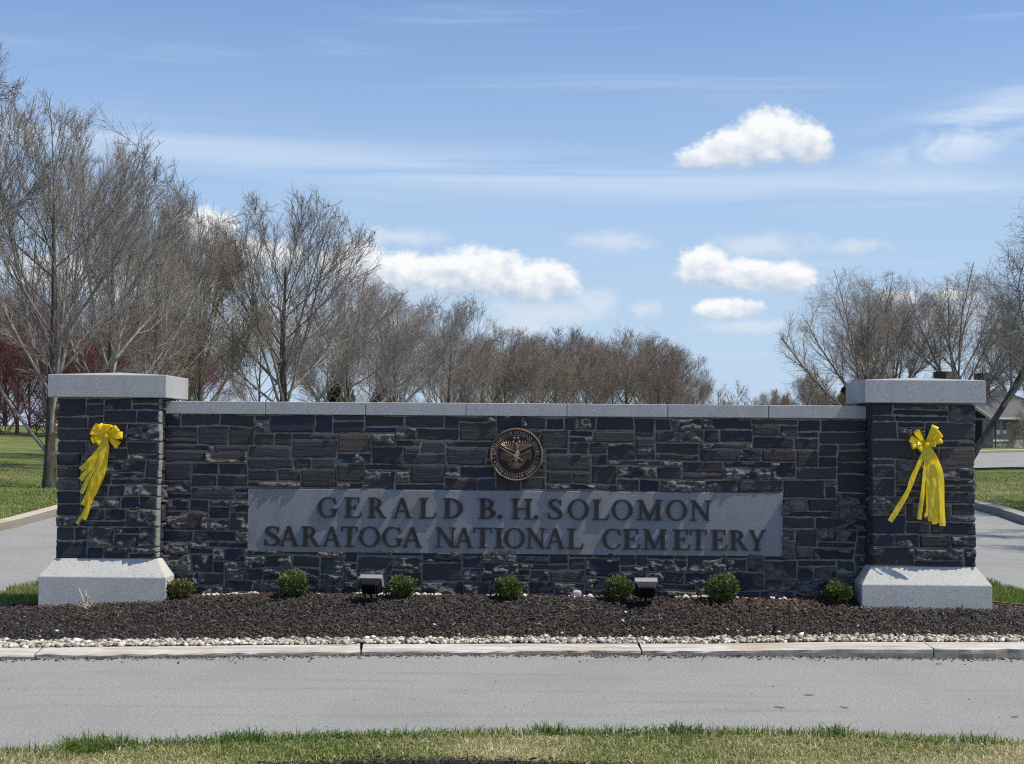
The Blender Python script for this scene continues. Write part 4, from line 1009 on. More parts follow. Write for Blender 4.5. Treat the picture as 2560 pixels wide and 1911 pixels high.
# ------------------------------------------------------------------ flood lights
def flood(label, u, v, rot):
    t = thing('flood_light', label, 'flood light', (u, -v, float(isl(*wpt(u, -v, 0)[:2])) - 0.01), 'flood lights in the mulch')
    t.rotation_euler = (0, 0, -WA + rot); t.scale = (.95, .95, .95)
    zb = t['base'][2]; T = Matrix.Translation((0, 0, zb + 0.158)) @ Matrix.Rotation(R(31), 4, 'X') @ Matrix.Diagonal((.97, .84, .98, 1))
    bd = MB()
    # tapered housing: deep at the lens, narrow at the back, with a lens frame tipped up to the wall
    fr = [(-.103, -.0, -.075), (.103, 0, -.075), (.103, 0, .075), (-.103, 0, .075)]; bk = [(-.072, -.085, -.05), (.072, -.085, -.05), (.072, -.085, .052), (-.072, -.085, .052)]
    bd.add([T @ Vector(p) for p in fr + bk], [(3, 2, 1, 0), (4, 5, 6, 7), (0, 1, 5, 4), (1, 2, 6, 5), (2, 3, 7, 6), (3, 0, 4, 7)])
    for v_ in range(len(bd.v)): bd.v[v_] = tuple(Vector(bd.v[v_]))
    sh = np.array([u, -v, 0])
    def put(name, mb, mat, par, bevel=0):
        mb.v = [tuple(np.array(p) + sh) for p in mb.v]; return part(name, mb.mesh(bevel=bevel), mat, par, shift=t['base'])
    body = put('housing', bd, M_LAMP, t, 0.004)
    put('lens_frame', MB().box(-.104, .104, 0.001, 0.068, -.080, .080, T), M_LAMPTOP, t, 0.003)
    put('glass', MB().box(-.09, .09, 0.0685, 0.072, -.065, .065, T), M_LAMPGLASS, t)
    put('rim', MB().box(-.108, .108, 0.060, 0.067, -.084, .084, T), M_LAMPTOP, t, 0.002)
    for k in range(7):
        x = -.057 + .019 * k; put('fin', MB().box(x - .0035, x + .0035, -.112, -.062, -.052, .0785, T), M_LAMP, t)
    for sx in (-1, 1):
        y = MB(); y.tube([(sx * .112, 0, zb + .15), (sx * .112, 0, zb + .075), (sx * .052, 0, zb + .062), (sx * .052, 0, zb - .03)], .006, 6); put('yoke_leg', y, M_LAMP, t)
        put('pivot_bolt', MB().tube([(sx * .10, 0, zb + .13), (sx * .122, 0, zb + .13)], .011, 8), M_LAMP, t)
    put('stake', MB().tube([(0, 0, zb + .075), (.003, 0, zb + .03), (.014, -.004, zb - .02)], [.011, .013, .02], 8), M_LAMP, t)
    return t
flood('left black flood light in the mulch, aimed up at the word SARATOGA side', -1.176, 0.36, R(-6))
flood('right black flood light standing close beside a round shrub', 1.158, 0.33, R(3))

# ------------------------------------------------------------------ shrubs
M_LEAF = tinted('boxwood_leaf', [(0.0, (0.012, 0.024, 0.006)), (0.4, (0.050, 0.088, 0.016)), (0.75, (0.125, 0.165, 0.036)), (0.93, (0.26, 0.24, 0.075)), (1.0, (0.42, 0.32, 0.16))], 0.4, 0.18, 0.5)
M_STEM = simple('shrub_stem', (0.10, 0.075, 0.05), 0.9, var=0.3)
def shrub_meshes(seed):
    rg = np.random.default_rng(seed); n = 3000
    dr = rg.normal(0, 1, (n, 3)); dr /= np.linalg.norm(dr, axis=1)[:, None]; dr[:, 2] = np.abs(dr[:, 2]) * np.where(rg.random(n) < .42, -0.9, 1)
    bump = 1 + 0.42 * (fbm(dr[:, 0] * 3 + 9, dr[:, 1] * 3 + dr[:, 2] * 2, seed) - 0.5) * 2
    rr = (0.62 + 0.38 * rg.random(n) ** .6) * bump; rr = rr * np.where(rg.random(n) < .035, rg.uniform(1.08, 1.28, n), 1)
    C = dr * rr[:, None] * np.array([0.138, 0.130, 0.112]) + np.array([0, 0, 0.113])
    ax = dr + rg.normal(0, .55, (n, 3)) + np.array([0, 0, .5]); ax /= np.linalg.norm(ax, axis=1)[:, None]
    sd_ = np.cross(ax, rg.normal(0, 1, (n, 3))); sd_ /= np.linalg.norm(sd_, axis=1)[:, None]
    L = rg.uniform(.016, .031, n)[:, None]; W_ = L * 0.42; nr = np.cross(ax, sd_)
    V = np.stack([C - ax * L * .5, C + sd_ * W_ * .5 + nr * L * .06, C + ax * L * .5, C - sd_ * W_ * .5 + nr * L * .06], 1)
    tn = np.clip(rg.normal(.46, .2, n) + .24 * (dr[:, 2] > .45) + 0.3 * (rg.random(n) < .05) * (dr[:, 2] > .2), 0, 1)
    b = np.arange(n)[:, None] * 4
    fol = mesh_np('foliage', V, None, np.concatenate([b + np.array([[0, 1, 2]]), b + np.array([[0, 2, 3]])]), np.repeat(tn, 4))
    st = MB()
    for k in range(26):
        a = rg.uniform(0, 2 * math.pi); e = rg.uniform(.2, 1.35); d = Vector((math.cos(a) * math.cos(e) * .11, math.sin(a) * math.cos(e) * .105, .04 + .17 * math.sin(e)))
        st.tube([(0, 0, -.03), tuple(d * .5 + Vector((0, 0, .01))), tuple(d)], [.005, .0035, .002], 4)
    return fol, st.mesh()
SM = [shrub_meshes(s) for s in (3, 8, 15, 27)]
SH = [(-2.866, 1.02, 0.86, 'round boxwood shrub against the plinth of the left pillar'), (-1.876, 1.06, 1.0, 'round boxwood shrub left of the left flood light, under the start of the sign panel'),
      (-0.925, .98, .92, 'round boxwood shrub just right of the left flood light'), (-0.008, 1.02, 1.0, 'round boxwood shrub at the middle of the wall, below the seal'),
      (0.937, .98, .98, 'round boxwood shrub touching the right flood light on its left'), (1.826, 1.02, 1.12, 'tallest boxwood shrub with yellow tips, right of the right flood light'),
      (2.808, 1.08, .90, 'round boxwood shrub with a tan top beside the plinth of the right pillar')]
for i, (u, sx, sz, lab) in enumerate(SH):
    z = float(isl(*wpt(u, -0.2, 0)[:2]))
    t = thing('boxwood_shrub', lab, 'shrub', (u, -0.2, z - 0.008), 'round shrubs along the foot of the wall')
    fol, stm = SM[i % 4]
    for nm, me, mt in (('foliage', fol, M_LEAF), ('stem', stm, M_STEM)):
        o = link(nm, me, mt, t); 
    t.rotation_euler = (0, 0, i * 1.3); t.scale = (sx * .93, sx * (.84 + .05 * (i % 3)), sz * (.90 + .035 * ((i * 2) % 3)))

# ------------------------------------------------------------------ small things in the bed and on the road
M_DRY = simple('dry_stem', (0.55, 0.48, 0.40), 0.85, var=0.3, scale=60)
def stalks(name, label, u, v, specs, mat, leaves=0, seed=1):
    rg = random.Random(seed); z = float(isl(*wpt(u, -v, 0)[:2])); t = thing(name, label, 'dead plant', (u, -v, z))
    for (dx, dy, dz, r) in specs:
        k = MB(); k.tube([(u, -v, z - .03), (u + dx * .5 + rg.uniform(-.008, .008), -v + dy * .5, z + dz * .55), (u + dx, -v + dy, z + dz)], [r, r * .8, r * .5], 5)
        if dz > 0.07: k.tube([(u + dx * .8, -v + dy * .8, z + dz * .82), (u + dx * .8 + rg.uniform(-.025, .025), -v + dy, z + dz * .82 + .03)], [r * .5, r * .35], 4)
        part('stalk', k.mesh(), mat, t)
    if leaves:
        lf = MB()
        for _ in range(leaves):
            a = rg.uniform(0, 6.28); d = rg.uniform(.03, .11); h = rg.uniform(.004, .07) * (1.2 - d * 6); c = Vector((u + d * math.cos(a), -v + d * math.sin(a) * .7, z + max(.004, h))); q = Vector((rg.uniform(-1, 1), rg.uniform(-1, 1), rg.uniform(.2, 1))).normalized() * .012; s2 = q.cross(Vector((0.3, 1, .2))).normalized() * .004
            lf.add([c - q, c + s2, c + q, c - s2], [(0, 1, 2, 3)])
        part('dry_leaves', lf.mesh(), mat, t)
    return t
stalks('dead_plant', 'dead pale plant of dry stalks in front of the left pillar plinth', -3.585, 0.46, [(-.075, .01, .165, .008), (-.012, .01, .15, .009), (.012, 0, .12, .007), (.03, 0, .085, .006), (-.04, .02, .05, .006), (.07, .02, .045, .006), (.10, -.01, .035, .003), (-.07, -.02, .03, .003), (-.02, -.02, .05, .004)], M_DRY, 60, 5)
stalks('cut_stump', 'cut back woody plant with dark stubs in front of the right plinth', 3.73, 0.46, [(.07, 0, .075, .0075), (.05, .01, .05, .006), (-.05, 0, .02, .006), (-.075, -.01, .022, .005), (.02, -.01, .03, .006), (-.03, .02, .035, .005)], simple('stub_bark', (0.10, 0.065, 0.045), .9, var=.4, scale=60), 30, 9)
sp = thing('sprinkler_head', 'small black sprinkler head standing in the white pebbles near right', 'sprinkler', (2.11, 11.36, 0.04), wall_axes=False)
sz0 = float(isl(2.11, 11.36))
part('riser', MB().lathe([(.028, sz0 - .02), (.028, sz0 + .035), (.022, sz0 + .042)], 12, (2.11, 11.36, 0)).mesh(), M_LAMP, sp)
part('nozzle', MB().lathe([(.016, sz0 + .0425), (.016, sz0 + .075), (.02, sz0 + .076), (.018, sz0 + .088)], 12, (2.11, 11.36, 0)).mesh(), M_LAMP, sp)
def rock(name, label, u, v, s, seed, mat):
    z = float(isl(*wpt(u, -v, 0)[:2])); rg = np.random.default_rng(seed); bm = bmesh.new(); bmesh.ops.create_icosphere(bm, subdivisions=2, radius=1)
    for p in bm.verts:
        q = Vector([max(-.75, min(.75, c)) for c in p.co]) * (1 + rg.normal(0, .05)); p.co = Vector((q.x * s[0] + u, q.y * s[1] - v, q.z * s[2] + z + s[2] * .6))
    me = bpy.data.meshes.new(name); bm.to_mesh(me); bm.free(); o = link(name, me, mat)
    b = np.array([u, -v, z]); co = np.empty(len(me.vertices) * 3, np.float32); me.vertices.foreach_get('co', co); me.vertices.foreach_set('co', (co.reshape(-1, 3) - b).astype(np.float32).ravel()); me.update()
    o.location = wpt(u, -v, z); o.rotation_euler = (0, 0, -WA); return tag(o, label, 'stone')
M_PALE = simple('pale_stone', (0.46, 0.46, 0.45), .85, var=.25, scale=30, bump=.004, bs=60)
rock('loose_stone', 'pale square stone leaning at the foot of the wall right of the middle shrub', 0.58, 0.07, (.050, .03, .045), 5, M_PALE)
M_DEADLEAF = simple('dead_leaf', (0.13, 0.105, 0.085), .8, var=.3)
for i, (lx, ly, sc, lab) in enumerate([(1.93, 9.20, 1.0, 'farthest dark curled leaf lying on the road at right'), (1.66, 8.78, 1.2, 'dark curled leaf on the road, left one of the near pair'), (2.06, 8.79, 1.0, 'dark curled leaf on the road, right one of the near pair'), (3.02, 8.53, .8, 'dark leaf lying alone on the road toward the right edge')]):
    V, F = [], []
    for k in range(7):
        q = k / 6; wv = .012 * math.sin(math.pi * q) ** .7 * sc
        for sg in (-1, 0, 1): V.append(((q - .5) * .060 * sc, sg * wv, -.005 + .003 * abs(sg) + .0025 * (1 + math.sin(q * 5 + i))))
    for k in range(6):
        for j in range(2): F.append((k * 3 + j, k * 3 + 3 + j, k * 3 + 4 + j, k * 3 + 1 + j))
    o = link('fallen_leaf', py_mesh('leaf', V, F), M_DEADLEAF, None, True); o.location = (lx, ly, -0.008); o.rotation_euler = (0, 0, -.15 + .25 * math.sin(i * 3)); tag(o, lab, 'leaf', 'fallen leaves on the road')

# ------------------------------------------------------------------ trees
def bark(name, a, b, c):
    m, t, bs = new_mat(name); g = t.n('ShaderNodeNewGeometry'); p = g.outputs['Position']
    f = t.noise(t.scale(p, (9, 9, 2.2)).outputs[0], 1.0, 6, 0.65); f2 = t.noise(p, 1.1, 3, .6)
    col = t.ramp(f, [(.3, a), (.52, b), (.75, c)]); col = t.mix(t.m('MULTIPLY', t.sstep(f2, .45, .7), .3), col, c)
    t.put(bs.inputs['Base Color'], col); bs.inputs['Roughness'].default_value = .9; t.put(bs.inputs['Normal'], t.bump(f, .8, .03)); return m
B_GREY = bark('bark_grey', (0.135, 0.121, 0.112), (0.275, 0.250, 0.230), (0.42, 0.388, 0.355))
B_BROWN = bark('bark_brown', (0.130, 0.110, 0.096), (0.262, 0.224, 0.196), (0.39, 0.340, 0.300))
B_RED = bark('bark_red', (0.125, 0.095, 0.082), (0.255, 0.198, 0.172), (0.37, 0.300, 0.260))
B_PURPLE = bark('bark_purple', (0.095, 0.038, 0.040), (0.195, 0.082, 0.084), (0.27, 0.13, 0.125))
B_TAN = bark('bark_tan', (0.1, 0.083, 0.055), (0.2, 0.165, 0.11), (0.32, 0.27, 0.185))
B_TRUNK = bark('bark_trunk', (0.035, 0.030, 0.027), (0.085, 0.074, 0.064), (0.17, 0.15, 0.13))

def nrm(v): return v / np.maximum(np.linalg.norm(v, axis=-1, keepdims=True), 1e-9)
def tubes(pts, rad, n):
    N, P_, _ = pts.shape; t = nrm(np.gradient(pts, axis=1)); ref = np.where(np.abs(t[..., 2:3]) < .9, np.array([0, 0, 1.]), np.array([1., 0, 0]))
    e1 = nrm(np.cross(t, ref)); e2 = np.cross(t, e1); a = np.arange(n) * 2 * np.pi / n
    V = pts[:, :, None] + rad[:, :, None, None] * (e1[:, :, None] * np.cos(a)[None, None, :, None] + e2[:, :, None] * np.sin(a)[None, None, :, None])
    base = (np.arange(N)[:, None, None] * P_ + np.arange(P_ - 1)[None, :, None]) * n; k = np.arange(n)[None, None, :]; k2 = (k + 1) % n
    Q = np.stack([base + k, base + k2, base + n + k2, base + n + k], -1).reshape(-1, 4)
    return V.reshape(-1, 3), Q
def sprout(rg, pts, rad, length, k, t0, t1, ang, ratio, trop, wig, P_, rf, rmin, taper=.35, tipshort=.45):
    N, Pp, _ = pts.shape; M_ = N * k; idx = np.repeat(np.arange(N), k); j = np.tile(np.arange(k), N)
    t = t0 + (t1 - t0) * (j + rg.random(M_)) / k
    f = t * (Pp - 1); i = np.clip(f.astype(int), 0, Pp - 2); fr = (f - i)[:, None]
    p = pts[idx, i] * (1 - fr) + pts[idx, i + 1] * fr; tg = nrm(pts[idx, i + 1] - pts[idx, i]); r = rad[idx, i] * (1 - fr[:, 0]) + rad[idx, i + 1] * fr[:, 0]
    az_ = j * 2.4 + rg.random(M_) * 1.6 + idx * 1.7; ref = np.where(np.abs(tg[:, 2:3]) < .9, np.array([0, 0, 1.]), np.array([1., 0, 0]))
    e1 = nrm(np.cross(tg, ref)); e2 = np.cross(tg, e1); an = R(1) * rg.uniform(ang[0], ang[1], M_)
    d = nrm(tg * np.cos(an)[:, None] + (e1 * np.cos(az_)[:, None] + e2 * np.sin(az_)[:, None]) * np.sin(an)[:, None])
    ln = length[idx] * rg.uniform(ratio[0], ratio[1], M_) * (1 - tipshort * (t - t0) / max(1e-6, (1 - t0)))
    out = np.empty((M_, P_, 3)); out[:, 0] = p; st = (ln / (P_ - 1))[:, None]
    for q in range(1, P_):
        d = nrm(d + np.array([0, 0, trop]) + rg.normal(0, wig, (M_, 3))); out[:, q] = out[:, q - 1] + d * st
    r0_ = np.maximum(np.minimum(r * rf, r * .92), rmin)
    rr = np.maximum(r0_[:, None] * (1 - (1 - taper) * np.linspace(0, 1, P_)[None]), rmin * .8)
    return out, rr, ln
def grow(seed, h, r, levels, lead=1.0, lean=(0, 0), sides=(8, 6, 4, 3, 3), curve=0.0, P0=9, wob=.05, env=None):
    """returns trunk mesh and crown mesh; levels: dicts for sprout"""
    rg = np.random.default_rng(seed); q = np.linspace(0, 1, P0)
    tr = np.stack([lean[0] * h * (q + curve * q * q), lean[1] * h * q, h * lead * q], -1); tr[1:, :2] += np.cumsum(rg.normal(0, wob, (P0 - 1, 2)), 0) * h * .06
    trr = r * (1 - .78 * q); trr[0] *= 1.35
    pts, rad, ln = tr[None], trr[None], np.array([h])
    tv, tq = tubes(pts, rad, sides[0]); tv = np.concatenate([tv]); trunk = mesh_np('trunk', tv, tq)
    Vs, Qs, nb0 = [], [], 0
    for li, lv in enumerate(levels):
        pts, rad, ln = sprout(rg, pts, rad, ln, **lv)
        if env:                                         # crowns end in a rounded, slightly ragged dome
            cz, rz, rx = env; lim = rg.uniform(.86, 1.02 if li < 2 else 1.10, len(pts))[:, None]
            d = np.sqrt((pts[..., 0] ** 2 + pts[..., 1] ** 2) / rx ** 2 + (np.maximum(pts[..., 2] - cz, 0) / rz) ** 2 + (np.minimum(pts[..., 2] - cz, 0) / cz) ** 2 * .5)
            ok = d < lim; keep = ok[:, 0]; pts, rad, ln, ok = pts[keep], rad[keep], ln[keep], np.minimum.accumulate(ok[keep], axis=1)
            last = ok.sum(1) - 1; ix = np.minimum(np.arange(pts.shape[1])[None], last[:, None]); fr = np.minimum(1, (last + .001) / (pts.shape[1] - 1))
            pts = np.take_along_axis(pts, ix[..., None], 1); long = last > 0
            if li < 1: rad = np.maximum(rad[:, :1] * (1 - .74 * np.clip(np.arange(rad.shape[1])[None] / np.maximum(last[:, None], 1), 0, 1) ** .8), rad[:, -1:] * .5)
            pts, rad, ln = pts[long], rad[long], (ln * fr)[long]
        v_, q_ = tubes(pts, rad, sides[li + 1]); Vs.append(v_); Qs.append(q_ + nb0); nb0 += len(v_)
    return trunk, np.concatenate(Vs), np.concatenate(Qs)
def lv(k, t0, ang, ratio, trop, wig, P_, rf, rmin, t1=1.0, taper=.35, ts=.45): return dict(k=k, t0=t0, t1=t1, ang=ang, ratio=ratio, trop=trop, wig=wig, P_=P_, rf=rf, rmin=rmin, taper=taper, tipshort=ts)
def proto(seed, h, r, levels, **kw):
    tr, v_, q_ = grow(seed, h, r, levels, **kw); return tr, mesh_np('crown', v_, q_)
UPR = [lv(22, .10, (14, 60), (.85, 1.15), .05, .03, 12, .46, .016, t1=.92, ts=.35), lv(13, .20, (14, 36), (.26, .40), .06, .04, 6, .52, .0105, ts=.15), lv(9, .14, (16, 38), (.36, .54), .055, .06, 4, .55, .0066, ts=.1), lv(8, .12, (18, 44), (.40, .66), .04, .08, 3, .6, .0038, ts=.1)]
UPR2 = [lv(19, .09, (16, 64), (.85, 1.15), .055, .035, 12, .46, .016, t1=.9, ts=.35), lv(14, .20, (16, 38), (.26, .40), .065, .045, 6, .52, .0105, ts=.15), lv(9, .14, (18, 40), (.36, .54), .05, .07, 4, .55, .0066, ts=.1), lv(8, .12, (18, 46), (.40, .66), .04, .09, 3, .6, .0038, ts=.1)]
VASE = [lv(13, .25, (6, 62), (1.3, 1.9), .04, .04, 12, .60, .05, ts=.10), lv(14, .26, (18, 44), (.22, .36), .045, .07, 6, .50, .012, ts=.1), lv(11, .14, (22, 50), (.38, .58), .03, .11, 4, .55, .0066, ts=.1), lv(8, .10, (24, 52), (.42, .68), .02, .12, 3, .6, .0045, ts=.1)]
TWST = [lv(17, .20, (30, 78), (.34, .52), .04, .13, 9, .55, .026, ts=.30), lv(12, .15, (30, 66), (.38, .58), .02, .17, 7, .52, .010, ts=.2), lv(10, .12, (30, 66), (.38, .54), .01, .20, 5, .55, .0056, ts=.1), lv(7, .10, (30, 66), (.38, .62), .0, .2, 3, .6, .0038, ts=.1)]
FARL = [lv(19, .03, (16, 60), (.80, 1.10), .05, .04, 6, .50, .022, ts=.45), lv(11, .20, (16, 38), (.44, .62), .09, .09, 5, .52, .012, ts=.2), lv(11, .10, (20, 46), (.38, .56), .06, .12, 4, .55, .0078, ts=.1), lv(5, .10, (22, 46), (.40, .62), .05, .12, 3, .6, .0055, ts=.1)]
PA, PB_ = proto(101, 7.4, .16, UPR, env=(5.6, 4.9, 3.9)), proto(207, 7.2, .16, UPR2, env=(5.2, 5.1, 4.1))
PC = PA
PV = proto(411, 5.2, .30, VASE, lead=.9, env=(6.6, 5.1, 6.6)); PV2 = PV
PM = proto(509, 8.6, .125, TWST, lean=(.72, .03), curve=-.18, wob=.05)
PROTO_H = 1
PF = proto(601, 7.2, .14, FARL, sides=(6, 5, 3, 3, 3), env=(5.4, 5.0, 4.6)); PF2 = PF

def ptop(pr): return max(v.co.z for v in pr[1].vertices)
def prad(pr): return max(math.hypot(v.co.x, v.co.y) for v in pr[1].vertices)
REF = {id(PA[1]): 11.43, id(PB_[1]): 11.24, id(PV[1]): 12.51, id(PM[1]): 11.18, id(PF[1]): 12.31}
print('TREE', [(round(ptop(q), 2), round(prad(q), 2), len(q[1].polygons)) for q in (PA, PB_, PV, PM, PF)])
tree_src = {}
def tree(name, label, pr, x, y, s, rot, mat, group=None, z=None, sz=None, trunk_mat=None):
    """every tree: an Empty at its foot with a trunk and a crown of branches"""
    zz = float(terr(x, y)) - 0.05 if z is None else z
    t = thing(name, label, 'tree', (x, y, zz), group, wall_axes=False)
    for nm, me, mt in (('trunk', pr[0], trunk_mat or B_TRUNK), ('crown', pr[1], mat)):   # shared mesh data, the bark set per object
        if not me.materials: me.materials.append(mt)
        o = bpy.data.objects.new(nm, me); COL.objects.link(o); o.parent = t
        o.material_slots[0].link = 'OBJECT'; o.material_slots[0].material = mt
    k = REF[id(pr[1])] / ptop(pr)
    t.rotation_euler = (0, 0, rot); t.scale = (s, s, k * (s if sz is None else sz))
    return t
G1 = 'bare trees in a row along the left drive'
tree('bare_tree', 'tall bare tree whose crown fills the upper left edge, trunk outside the picture', PB_, -14.4, 31.5, 1.10, 2.0, B_GREY, G1, sz=1.08)
tree('bare_tree', 'tall bare tree with a dark trunk on the lawn right beside the left pillar', PA, -11.15, 34.3, .88, 0.6, B_GREY, G1, sz=.87)
tree('bare_tree', 'bare tree rising straight above the left end of the left pillar cap', PB_, -12.2, 43, .9, 4.0, B_GREY, G1, sz=.93)
tree('bare_tree', 'bare tree behind the right half of the left pillar cap', PA, -12.6, 50, .80, 5.2, B_BROWN, G1, sz=.88)
tree('bare_tree', 'tan-tinged bare tree just right of the left pillar cap', PB_, -12.0, 54.5, .75, 1.5, B_TAN, G1, sz=.88)
tree('bare_tree', 'widest bare tree above the left third of the wall, with a tall rounded crown', PA, -9.2, 57, 1.22, 3.3, B_GREY, G1, sz=.97)
tree('bare_tree', 'bare tree sloping down to the right of the tallest rounded crown over the wall', PB_, -7.9, 68, 1.12, 0.9, B_GREY, G1, sz=.82)
tree('bare_tree', 'bare grey tree over the wall left of the middle, ahead of the white cloud bank', PA, -6.6, 80, 1.15, 2.2, B_GREY, G1, sz=.80)
tree('bare_tree', 'bare tree with a rounded crown standing above the wall just left of the seal', PB_, -4.1, 93, 1.02, 5.0, B_GREY, G1, sz=.93)
tree('bare_tree', 'reddish brown bare tree above the seal', PF, -0.5, 98, .90, 1.1, B_BROWN, G1, sz=.68)
tree('bare_tree', 'brown bare tree above the wall, first one right of the seal', PA, 3.4, 110, 1.2, 3.9, B_BROWN, G1, sz=.80)
tree('bare_tree', 'bare brown-grey tree with the highest crown in the right part of the low row', PB_, 9.4, 116, 1.3, 0.2, B_BROWN, G1, sz=.87)
tree('bare_tree', 'last bare tree of the row, its branches thinning out against blue sky', PA, 12.7, 114, 1.02, 2.8, B_BROWN, G1, sz=.70)
tree('bare_tree', 'low reddish bare tree under the last tree of the row', PF, 13.6, 106, .50, 4.4, B_RED, G1, sz=.42)
GD = 'brown trees packed behind the long row'
for i, (x, y, s, mt) in enumerate([(-2.2, 104, .82, B_RED), (1.4, 101, .80, B_BROWN), (1.9, 118, .95, B_BROWN), (5.4, 104, .76, B_RED), (6.4, 121, .98, B_BROWN), (7.6, 107, .78, B_BROWN), (11.2, 109, .76, B_RED), (12.2, 125, .98, B_BROWN), (-5.6, 112, .95, B_BROWN), (-9.5, 108, .9, B_BROWN), (-13.5, 104, .9, B_BROWN), (-17.5, 98, .95, B_BROWN), (-21, 92, .9, B_BROWN), (-25, 96, .95, B_BROWN), (-30, 100, 1.0, B_BROWN), (-35, 98, 1.0, B_BROWN)]):
    tree('bare_tree', 'bare brown tree in the dense background behind the row of grey trees', PF, x, y, s * .95, i * 2.3, mt, GD, sz=s * .78)
GS = 'trees beyond the right edge that shade the right drive'
tree('shade_tree', 'bare tree just beyond the right edge shading the nearer stretch of the drive', PB_, 13.4, 20.5, .8, 1.0, B_GREY, GS)
tree('shade_tree', 'bare tree beyond the right edge shading the farther stretch of the drive', PA, 15.6, 27.5, .8, 2.6, B_GREY, GS)
G2 = 'multi stemmed bare trees behind the right pillar'
tree('spreading_tree', 'multi stemmed bare tree fanning out left of the right pillar cap', PV, 24.0, 96, 1.02, 0.3, B_BROWN, G2, sz=1.0)
tree('spreading_tree', 'multi stemmed bare tree behind the chimneys, above the right pillar cap', PV2, 31.2, 99, 1.04, 2.2, B_BROWN, G2, sz=1.05)
tree('spreading_tree', 'multi stemmed bare tree at the right edge behind the leaning tree', PV, 37.0, 101, .84, 4.1, B_BROWN, G2, sz=.95)
tree('leaning_tree', 'gnarled bare tree leaning to the right in front of the far building', PM, 15.85, 50, 1.04, 0.0, B_GREY, sz=1.05)
tree('spreading_tree', 'multi stemmed bare tree standing back between the two fanning trees over the right cap', PV, 28.6, 106, .9, 5.3, B_BROWN, G2, sz=.98)
G3 = 'red budded trees at the far left'
for (x, y, s, rot, lab) in [(-26.5, 76, .70, .3, 'purple red budded tree at the left edge beyond the lawn'), (-23.6, 74, .62, 1.9, 'purple red budded tree seen just left of the dark trunk'), (-21.2, 80, .66, 3.1, 'purple red budded tree hidden partly by the left pillar cap')]:
    tree('red_budded_tree', lab, PF, x, y, s, rot, B_PURPLE, G3)
for i, (x, y, s) in enumerate([(-30.0, 79, .58), (-28.2, 78, .52), (-27.2, 80, .56), (-25.2, 77, .50), (-24.4, 79, .52), (-22.2, 76, .46), (-19.8, 76, .46), (-18.6, 82, .52), (-32.2, 78, .52)]):
    tree('red_budded_tree', 'low purple red budded tree in the hedge-like line beyond the left lawn', PF, x, y, s, i * 2.1, B_PURPLE, 'low red trees in a line beyond the left lawn', sz=s * .95)
G4 = 'small bare trees in the gap right of the row'
for i, (x, y, s, lab) in enumerate([(23.5, 128, .40, 'small bare tree low in the gap, nearest to the last tree of the row'), (25.4, 120, .50, 'small tan tree in the gap, standing left of the right pillar cap'), (28.6, 112, .52, 'small bare tree in the gap right against the fanning tree')]):
    tree('small_tree', lab, (PF, PF2)[i % 2], x, y, s, i * 1.7, (B_BROWN, B_TAN, B_BROWN)[i], G4)

for i in range(14):
    tree('small_tree', 'low bare sapling in the thicket filling the gap right of the row', PF, 16.4 + i * 1.02 + .4 * math.sin(i * 5), 112 + 9 * ((i * 7) % 5) / 4, .30 + .05 * math.sin(i * 3), i * 1.3, (B_BROWN, B_TAN, B_RED)[i % 3], 'saplings in the gap right of the row', sz=.25 + .008 * i + .04 * math.sin(i * 4))

# the far wood behind it all: one mass
rg = np.random.default_rng(77)
_, v_, q_ = grow(701, 8.5, .16, [lv(12, .08, (24, 50), (.50, .70), .10, .07, 5, .6, .045, ts=.5), lv(10, .10, (22, 46), (.38, .56), .08, .10, 4, .6, .022), lv(5, .1, (22, 50), (.36, .54), .06, .12, 3, .6, .014)], sides=(5, 4, 3, 3))
Vs, Qs, nb0 = [], [], 0
spots = [(rg.uniform(-74, 16), rg.uniform(124, 165), rg.uniform(.62, .86)) for _ in range(24)] + [(rg.uniform(17, 34), rg.uniform(135, 165), rg.uniform(.38, .56)) for _ in range(8)] + [(rg.uniform(34, 75), rg.uniform(120, 160), rg.uniform(.62, .85)) for _ in range(10)]
for (x, y, s) in spots:
    a = rg.uniform(0, 6.28); c, sn = math.cos(a), math.sin(a); vv = v_ * s
    Vs.append(np.stack([vv[:, 0] * c - vv[:, 1] * sn + x, vv[:, 0] * sn + vv[:, 1] * c + y, vv[:, 2] + 1.2], -1)); Qs.append(q_ + nb0); nb0 += len(vv)
fwd = link('far_wood', mesh_np('far_wood', np.concatenate(Vs), np.concatenate(Qs)), B_BROWN); fwd['kind'] = 'stuff'
# dark evergreens glimpsed through the bare crowns
M_PINE = tinted('pine_needles', [(0, (0.014, 0.020, 0.010)), (.6, (0.030, 0.040, 0.020)), (1, (0.055, 0.062, 0.030))], .8, .1)
def pine(label, x, y, h, seed):
    rg = np.random.default_rng(seed); t = thing('evergreen_tree', label, 'tree', (x, y, float(terr(x, y)) - .05), 'dark evergreens behind the bare trees', wall_axes=False)
    link('trunk', MB().tube([(0, 0, 0), (0, 0, h)], [.16, .03], 6).mesh(), B_TRUNK, t)
    n = 2600; q = rg.random(n) ** .75; z = h * (.12 + .88 * q); rr = (1 - q) * h * .30 * rg.uniform(.35, 1.05, n) + .05; a = rg.uniform(0, 6.28, n)
    C = np.stack([rr * np.cos(a), rr * np.sin(a), z - rr * .25], -1); d = np.stack([np.cos(a), np.sin(a), -.3 + rg.normal(0, .3, n)], -1) * rg.uniform(.15, .4, n)[:, None]; s = rg.normal(0, .10, (n, 3))
    V = np.stack([C - d, C + s, C + d, C - s], 1); b = np.arange(n)[:, None] * 4
    link('foliage', mesh_np('foliage', V, b + np.array([[0, 1, 2, 3]]), None, np.repeat(rg.random(n), 4)), M_PINE, t)
pine('dark evergreen glimpsed over the wall under the widest bare tree', -14.5, 120, 6.6, 1)
